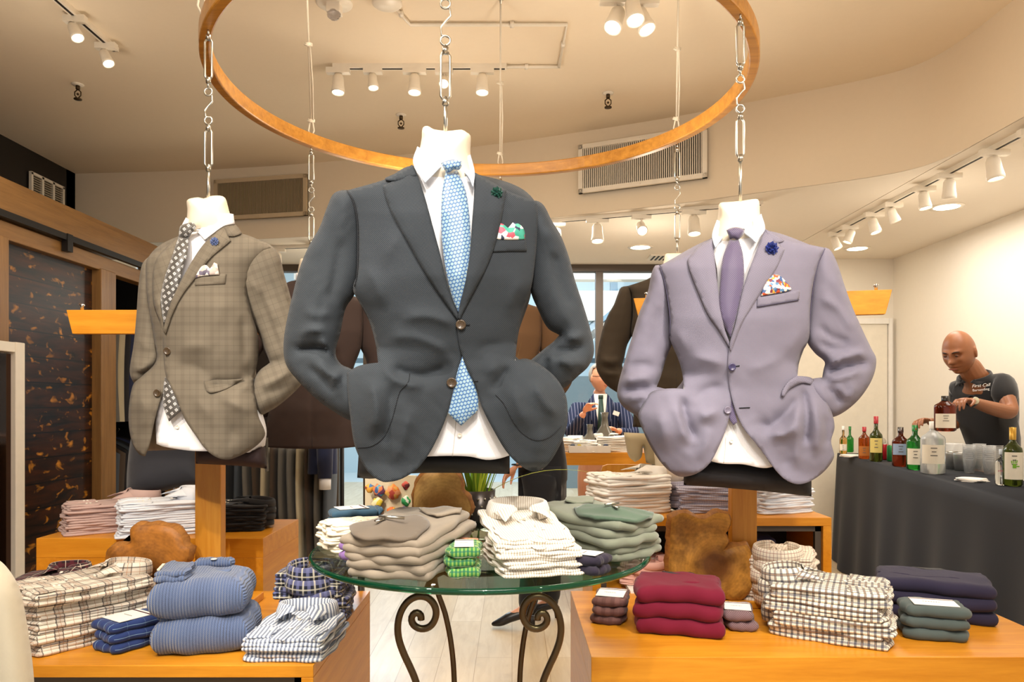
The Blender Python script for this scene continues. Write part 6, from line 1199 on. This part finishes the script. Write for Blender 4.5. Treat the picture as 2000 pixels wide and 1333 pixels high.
wd = (lw-lf).normalized(); bm = B(); lathe(bm, [(.031, -.011), (.034, -.011), (.034, .011), (.031, .011)], lw-wd*.022, 20, wd.to_track_quat('Z', 'Y').to_matrix().to_4x4()); o = ob('watch', bm, BLACKC, root, True, label='black wrist watch with pale dial')
bm = B(); lathe(bm, [(0, .0), (.021, 0), (.021, .006), (.017, .008), (0, .008)], lw-wd*.022+Vector((0, -.034, .004)), 24, Matrix.Rotation(pi/2, 4, 'X')); d_ = ob('dial', bm, plain('dial_cream', '#cfc6a8', .3), o); d_.data.transform(Matrix.Translation(-wloc(root)))
hb = lw+(lw-lf).normalized()*.075
bb = bottle('large brown whisky bottle held up by the bartender', 0, 0, .205, .115, GB2, BLKC, lab=PAP, lz=(.1, .5), sq=.7, loc=P(1846, 843, 4.24), sh=.7)
# seated man in a pinstripe suit behind the counter
SK2 = Mt('skin_fair', .45, .5); SK2.base(hexc('#d59a7a')); SK2.b.inputs['Subsurface Weight'].default_value = .08; SK2 = SK2.m
root = thing('person', 'grey haired man with glasses and navy pinstripe suit leaning behind the counter', 'person', (.75, 6.3, 0))
HD = P(1172, 738, 6.15); MR = Matrix.Rotation(R(28), 4, 'Z') @ Matrix.Rotation(R(4), 4, 'X'); q = lambda x, y, z: Vector((x, y, z)); hx, hy, hz = HD
N_ = {'pelvis': (q(hx+.0, 6.35, .88), (.15, .12)), 'chest': (q(hx+.0, 6.28, 1.22), (.17, .12)), 'neckb': (q(hx, 6.22, hz-.16), .06), 'headb': (q(hx, 6.18, hz-.08), .055), 'ls': (q(hx+.19, 6.25, 1.30), .06), 'le': (q(hx+.27, 6.05, 1.08), .045), 'lw': (q(hx+.10, 5.92, 1.14), .025), 'rs': (q(hx-.19, 6.25, 1.30), .06), 're': (q(hx-.26, 6.05, 1.10), .045), 'rw': (P(1142, 805, 5.9), .026)}
for s_, nm in ((-1, 'a'), (1, 'b')): N_['hip'+nm] = (q(hx+s_*.1, 6.35, .82), .09); N_['knee'+nm] = (q(hx+s_*.11, 6.33, .47), .06); N_['ank'+nm] = (q(hx+s_*.12, 6.36, .09), .04); N_['toe'+nm] = (q(hx+s_*.13, 6.22, .045), .035)
E2 = [('pelvis', 'chest'), ('chest', 'neckb'), ('neckb', 'headb'), ('chest', 'ls'), ('ls', 'le'), ('le', 'lw'), ('chest', 'rs'), ('rs', 're'), ('re', 'rw'), ('pelvis', 'hipa'), ('pelvis', 'hipb')]+[(a+n, b+n) for n in 'ab' for a, b in (('hip', 'knee'), ('knee', 'ank'), ('ank', 'toe'))]
rw, re = N_['rw'][0], N_['re'][0]; lw, le = N_['lw'][0], N_['le'][0]
G2 = {k: (v[0], tuple(x+.02 for x in (v[1] if isinstance(v[1], tuple) else (v[1],)*2))) for k, v in N_.items()}
for k_ in ('pelvis', 'chest'): N_[k_] = (N_[k_][0], .09)
figure(root, N_, E2, HD, [dict(w=rw, d=rw-re, n=(0, 0, -1), curl=.5, thumb=-1), dict(w=lw, d=lw-le, n=(0, 0, -1), curl=.5)], SK2, .006, 'fair skin', MR, 1.0); eyes(root, HD, MR, 1.0, brow='#9a9088')
PIN = cloth('navy_pinstripe', '#232c48', '#1e2640', weave=.003, plaid=[('x', .022, .0022, '#8c94b4', 0, .6)])
m = Mt('navy_pinstripe_body', .85, .2); v = m.coord('Object'); x, y, z = m.sep(v); m.base(m.mix(m.math('MULTIPLY', m.stripe(x, .026, .0028), .7), hexc('#232c48'), hexc('#a6acc6')))
jk = garment('suit_jacket', root, {k: G2[k] for k in ('chest', 'pelvis', 'ls', 'rs', 'le', 're')} | {'w1': (N_['rw'][0].lerp(re, .12), .038), 'w2': (lw.lerp(le, .12), .038)}, [('chest', 'pelvis'), ('chest', 'ls'), ('ls', 'le'), ('le', 'w2'), ('chest', 'rs'), ('rs', 're'), ('re', 'w1')], m.m, 'navy pinstripe jacket')
fy = 6.08; bm = B(); quad(bm, (hx-.055, fy+.05, hz-.14), (hx+.055, fy+.05, hz-.14), (hx+.015, fy-.0, hz-.50), (hx-.015, fy-.0, hz-.50)); o = ob('shirt', bm, WHS, root, True); so = o.modifiers.new('t', 'SOLIDIFY'); so.thickness = .02; so.offset = 1
bm = B(); box(bm, (hx, fy+.035, hz-.165), (.04, .03, .035)); quad(bm, (hx-.016, fy+.02, hz-.18), (hx+.016, fy+.02, hz-.18), (hx+.034, fy-.025, hz-.46), (hx-.034, fy-.025, hz-.46)); o = ob('tie', bm, plain('tie_dark_green', '#1c3a30', .6), root, True); so = o.modifiers.new('t', 'SOLIDIFY'); so.thickness = .01
for s_ in (-1, 1):
    bm = B(); quad(bm, (hx+s_*.05, fy+.05, hz-.125), (hx+s_*.105, fy+.03, hz-.20), (hx+s_*.085, fy-.02, hz-.34), (hx+s_*.016, fy-.03, hz-.48)); o = ob('lapel', bm, m.m, jk); o.data.transform(Matrix.Translation(-wloc(root))); so = o.modifiers.new('t', 'SOLIDIFY'); so.thickness = .014
bm = B(); box(bm, (hx+.125, fy-.0, hz-.30), (.05, .02, .035), M=Matrix.Rotation(R(20), 4, 'Y')); ob('pocket_square', bm, WHS, root, True, smooth=False)
bm = B(); tmp = B(); ball(tmp, (0, .010, .020), .100, (.86, 1.06, 1.08), 20)
bmesh.ops.delete(tmp, geom=[v_ for v_ in tmp.verts if (v_.co.y < -.02 and v_.co.z < .085) or v_.co.z < -.06], context='VERTS')
tmp.transform(Matrix.Translation(HD) @ MR); o = ob('hair', tmp, plain('hair_grey', '#9a9690', .8), root, True, label='short grey hair'); so = o.modifiers.new('t', 'SOLIDIFY'); so.thickness = .008
bm = B()
for s_ in (-1, 1):
    tube(bm, [(s_*.032+.024*cos(a_), -.105+.002*abs(cos(a_)), .008+.016*sin(a_)) for a_ in [2*pi*k/16 for k in range(16)]], .0022, 6, True); tube(bm, [(s_*.056, -.103, .012), (s_*.080, -.0, .012)], .002, 6)
tube(bm, [(-.010, -.108, .010), (.010, -.108, .010)], .002, 6); bm.transform(Matrix.Translation(HD) @ MR); ob('glasses', bm, DARKM, root, True, label='dark rimmed glasses')
# woman standing behind the glass table
root = thing('person', 'person in long black coat and pointed heeled boots standing behind the glass table', 'person', (.19, 4.5, 0))
q = lambda x, y, z: Vector((x, y, z)); W0 = .19
N_ = {'pelvis': (q(W0, 4.5, .95), (.14, .12)), 'chest': (q(W0+.0, 4.5, 1.25), (.14, .11)), 'neckb': (q(W0, 4.5, 1.42), .05), 'headb': (q(W0-.01, 4.49, 1.50), .05), 'ls': (q(W0+.0, 4.36, 1.34), .05), 'le': (q(W0-.05, 4.30, 1.08), .04), 'lw': (P(1009, 912, 4.25), .024), 'rs': (q(W0, 4.64, 1.34), .05), 're': (q(W0+.05, 4.66, 1.08), .04), 'rw': (q(W0-.05, 4.66, .88), .024),
      'hipa': (q(W0-.02, 4.40, .85), .085), 'kneea': (q(W0-.06, 4.40, .48), .055), 'anka': (q(W0-.10, 4.42, .12), .035), 'toea': (q(W0-.26, 4.41, .035), .025), 'hipb': (q(W0+.02, 4.6, .85), .085), 'kneeb': (q(W0+.05, 4.6, .48), .055), 'ankb': (q(W0+.06, 4.62, .12), .035), 'toeb': (q(W0-.08, 4.61, .035), .025)}
HD = q(W0-.02, 4.47, 1.60); MR = Matrix.Rotation(R(-70), 4, 'Z'); lw, le = N_['lw'][0], N_['le'][0]; rw, re = N_['rw'][0], N_['re'][0]
figure(root, N_, E2, HD, [dict(w=lw, d=lw-le, n=(1, 0, 0), curl=.35), dict(w=rw, d=rw-re, n=(1, 0, 0), curl=.35, thumb=-1)], SK2, .006, 'fair skin', MR, .95); eyes(root, HD, MR, .95)
G2 = {k: (v[0], tuple(x+.02 for x in (v[1] if isinstance(v[1], tuple) else (v[1],)*2))) for k, v in N_.items()}
garment('coat', root, {'chest': G2['chest'], 'pelvis': (N_['pelvis'][0], (.17, .15)), 'hem': (q(W0, 4.5, .80), (.175, .16)), 'ls': G2['ls'], 'rs': G2['rs'], 'le': G2['le'], 're': G2['re'], 'w1': (lw.lerp(le, .2), .04), 'w2': (rw.lerp(re, .2), .04)}, [('chest', 'pelvis'), ('pelvis', 'hem'), ('chest', 'ls'), ('ls', 'le'), ('le', 'w1'), ('chest', 'rs'), ('rs', 're'), ('re', 'w2')], BLACKC, 'long black coat')
garment('trousers', root, {'pel': (q(W0, 4.5, .85), .13), 'hipa': G2['hipa'], 'kneea': G2['kneea'], 'ca': (N_['anka'][0]+Vector((0, 0, -.035)), .062), 'hipb': G2['hipb'], 'kneeb': G2['kneeb'], 'cb': (N_['ankb'][0]+Vector((0, 0, -.035)), .062)}, [('pel', 'hipa'), ('pel', 'hipb'), ('hipa', 'kneea'), ('hipb', 'kneeb'), ('kneea', 'ca'), ('kneeb', 'cb')], BLACKC, 'black trousers')
for n_ in 'ab':
    a_, b_ = N_['ank'+n_][0], N_['toe'+n_][0]; garment('boot', root, {'m': (a_.lerp(b_, .45)+Vector((0, 0, .0)), (.038, .034)), 'a': (a_+Vector((.01, 0, -.03)), .045), 't': (a_+Vector((0, 0, .08)), .045), 'b': (b_, (.032, .028)), 'p': (b_+Vector((-.055, 0, -.012)), .010)}, [('m', 'a'), ('a', 't'), ('m', 'b'), ('b', 'p')], plain('boot_leather', '#19171a', .35), 'pointed black heeled boot')
    bm = B(); tube(bm, [a_+Vector((.03, 0, -.05)), a_+Vector((.035, 0, -.118))], [.02, .014], 8); ob('heel', bm, DARKM, root, True)
tmp = B(); ball(tmp, (0, .012, .015), .104, (.86, 1.06, 1.1), 20); bmesh.ops.delete(tmp, geom=[v_ for v_ in tmp.verts if (v_.co.y < -.03 and v_.co.z < .07)], context='VERTS'); tmp.transform(Matrix.Translation(HD) @ MR); o = ob('hair', tmp, plain('hair_dark', '#2a1f18', .7), root, True); so = o.modifiers.new('t', 'SOLIDIFY'); so.thickness = .012
ob('bracelet', tube(B(), [lw+Vector((.027*cos(a_), .027*sin(a_), .012)) for a_ in [2*pi*k/16 for k in range(16)]], .004, 6, True), BLACKC, root, True)

# ------------------------------------------------------------ back counter
t = thing('display_counter', 'oak counter at the back between the charcoal and lavender suits', 'counter', (.75, 5.55, 0))
ob('top', box(B(), (.75, 5.55, .955), (1.1, .56, .09)), OAK, t, True, bevel=.003, smooth=False)
for x in (.24, 1.26): ob('leg', box(B(), (x, 5.55, .455), (.06, .5, .91)), OAKZ, t, True, smooth=False)
t = thing('wooden_chair', 'oak chair back with rounded corner in front of the back counter', 'chair', (.66, 4.75, 0)); bm = B()
prism(bm, [(-.16, -.24), (.17, -.24), (.17, .0), (-.12, .0), (-.15, -.012), (-.16, -.04)], .03, Matrix.Translation((.73, 4.7, .965)) @ Matrix.Rotation(pi/2, 4, 'X')); ob('backrest', bm, OAKZ, t, True, smooth=False)
ob('seat', box(B(), (.735, 4.86, .46), (.36, .36, .03)), OAK, t, True, smooth=False)
for x in (.59, .88):
    for y in (4.69, 5.02): ob('leg', box(B(), (x, y, .235 if y > 4.8 else .37), (.03, .03, .45 if y > 4.8 else .74)), OAKZ, t, True, smooth=False)
VAS = plain('vase_grey_glass', '#6c675c', .15, var=.1); VASB = glass('vase_base_glass', '#b9b0b4', .1)
for px, by, h_, r_, lab in ((1152, 842, .20, .06, 'smaller grey necked vase on the back counter'), (1181, 848, .29, .072, 'taller grey necked vase on the back counter')):
    p = P(px, by, 5.45); p.z = 1.0; t = thing('vase', lab, 'vase', p); ob('neck', lathe(B(), [(r_, h_*.38), (r_*.9, h_*.46), (r_*.4, h_*.66), (r_*.3, h_*.85), (r_*.42, h_), (r_*.36, h_), (r_*.22, h_*.85)], (0, 0, 0), 24), VAS, t); ob('base', lathe(B(), [(0, 0), (r_*.85, 0), (r_, h_*.1), (r_, h_*.38)], (0, 0, 0), 24), VASB, t)
stack(folded_shirt, 3, .028, (.52, 5.42, 1.0), R(70), 'white shirt left on the back counter', 'white shirts on the counter', mat=WHS, w=.24, l=.26, seed=41, ch=.035)
stack(folded_shirt, 4, .028, (.80, 5.44, 1.0), R(80), 'white shirt on the right of the back counter', 'white shirts at the right of the counter', mat=WHS, w=.26, l=.32, seed=42, ch=.035)
t = thing('flower_tray', 'white tray of small lapel flowers at the front of the back counter', 'tray', (.56, 5.31, 1.0)); bm = B(); box(bm, (0, 0, .006), (.30, .09, .01)); box(bm, (0, -.043, .025), (.30, .006, .05)); box(bm, (0, .043, .025), (.30, .006, .05)); box(bm, (-.147, 0, .025), (.006, .09, .05)); box(bm, (.147, 0, .025), (.006, .09, .05)); ob('tray', bm, CARD, t, smooth=False)
for i, c_ in enumerate(('#1f2a3a', '#c8b04a', '#243a5a', '#2a1c1c', '#e8e0d4', '#1c2a4a')): ob('lapel_flower', ball(B(), (-.12+.048*i, 0, .048), .018, (1, 1, .8), 8), plain('small_flower_'+'abcdef'[i], c_, .6), t, smooth=False)
for i, x in enumerate((1119, 1128)): p = P(x, 815, 5.6); p.z = 1.0; tag(ob('paper_cup', lathe(B(), [(0, 0), (.03, 0), (.04, .11), (.037, .11), (.028, .004), (0, .004)], p, 18), WHITE), ('white cup at the left end of the back counter', 'second white cup, just right of the first')[i], 'cup', 'white cups on the counter')

# ------------------------------------------------------------ tabletop busts, spare folded goods, foreground sleeve
cid = lambda pts: np.array(pts, float)
def pillow(name, root, d, pts, mat, T, Wd, label=None, h=6, y=0):
    s = Suit(root, d, cid, [pts], [(0, .1), (1, .1)], [(0, 0), (1, 0)]); return s.tubey(name, pts, mat, T=T, Wd=Wd, ctrl=((pts[0][0], pts[0][1], y),), h=h, label=label)
root = thing('jacket_stand', 'dark grey jacket on a short pole stand behind the grey-brown checked suit', 'jacket stand', (-1.55, 3.38, .80))
pillow('jacket', root, 3.38, [(270,800),(255,860),(248,920),(247,958),(280,967),(352,952),(392,948),(395,870),(388,800),(330,780)], cloth('dark_grey_wool', '#3b3c42', '#33343a'), .10, 40, 'dark grey jacket')
ob('pole', tube(B(), [(-1.56, 3.38, .80), (-1.56, 3.38, 1.2)], .008, 8), CHROME, root, True); ob('base', lathe(B(), [(0, .80), (.10, .80), (.10, .806), (.02, .812), (0, .812)], (-1.56, 3.38, 0), 28), STEEL, root, True)
root = thing('tabletop_bust', 'cream bust with beige trousers on a steel pole, on the right rear shelf', 'bust', (.675, 3.3, .885))
pillow('bust', root, 3.28, [(1270,830),(1275,880),(1288,935),(1312,950),(1336,935),(1345,880),(1345,830)], NECKM, .07, 25)
pillow('trousers', root, 3.3, [(1218,845),(1222,868),(1228,892),(1240,903),(1252,895),(1256,872),(1262,905),(1284,908),(1300,896),(1310,850)], cloth('khaki', '#b9a988', '#a89a7a'), .03, 12, 'beige trousers with label')
ob('pole', tube(B(), [(.715, 3.28, .885), (.715, 3.28, 1.05)], .010, 10), STEEL, root, True); ob('base', lathe(B(), [(0, .885), (.115, .885), (.115, .890), (.05, .897), (.02, .91), (0, .91)], (.715, 3.28, 0), 36), STEEL, root, True)
stack(folded_shirt, 4, .028, (-1.22, 3.25, .80), R(-80), 'black shirt behind the left oak post on the rear shelf', 'black shirts', mat=BLACKC, w=.22, l=.26, seed=51, ch=.03)
stack(folded_shirt, 3, .03, (.69, 3.32, .895), R(-80), 'dark grey shirt near the steel pole on the rear shelf', 'dark grey shirts', mat=gc['slate'], w=.12, l=.16, seed=52, ch=.03, cscale=.8)
stack(folded_knit, 4, .05, (.98, 3.2, .59), R(4), 'dark plum sweater inside the right shelf unit', 'plum sweaters', mat=PUR, w=.26, l=.26, seed=53)
for i, (x, mt, nm) in enumerate(((-1.95, 'black', 'left'), (-1.55, 'slate', 'left middle'), (-1.15, 'brown', 'right middle'), (-.80, 'black', 'right'))):
    stack(folded_knit, 5, .058, (x, 2.45, .23), R(3*i), f'{mt} sweater under the front left table, {nm} pile', f'sweaters under the table, {nm}', mat=gc[mt], w=.30, l=.30, seed=60+i)
root = thing('jacket_stand', 'cream jacket shoulder and sleeve at the lower left edge of the photo', 'jacket stand', P(-60, 1450, 1.3)); root.location.z = .02
CJ = cloth('cream_linen', '#e2dac4', '#d5ccb4', weave=.003, sheen=.2); LG = [(-260,1130),(-120,1075),(-40,1078),(0,1096),(22,1120),(38,1150),(48,1190),(56,1240),(63,1290),(68,1350),(72,1450),(74,1560),(20,1580),(10,1900),(-300,1900)]
pillow('jacket', root, 1.3, LG, CJ, .075, 60, 'cream jacket', h=9)
ob('pole', tube(B(), [(-.27, 1.32, .02), (-.27, 1.32, .5)], .012, 8), STEEL, root, True); ob('base', lathe(B(), [(0, 0), (.14, 0), (.14, .01), (0, .02)], (-.27, 1.32, 0), 28), STEEL, root, True)
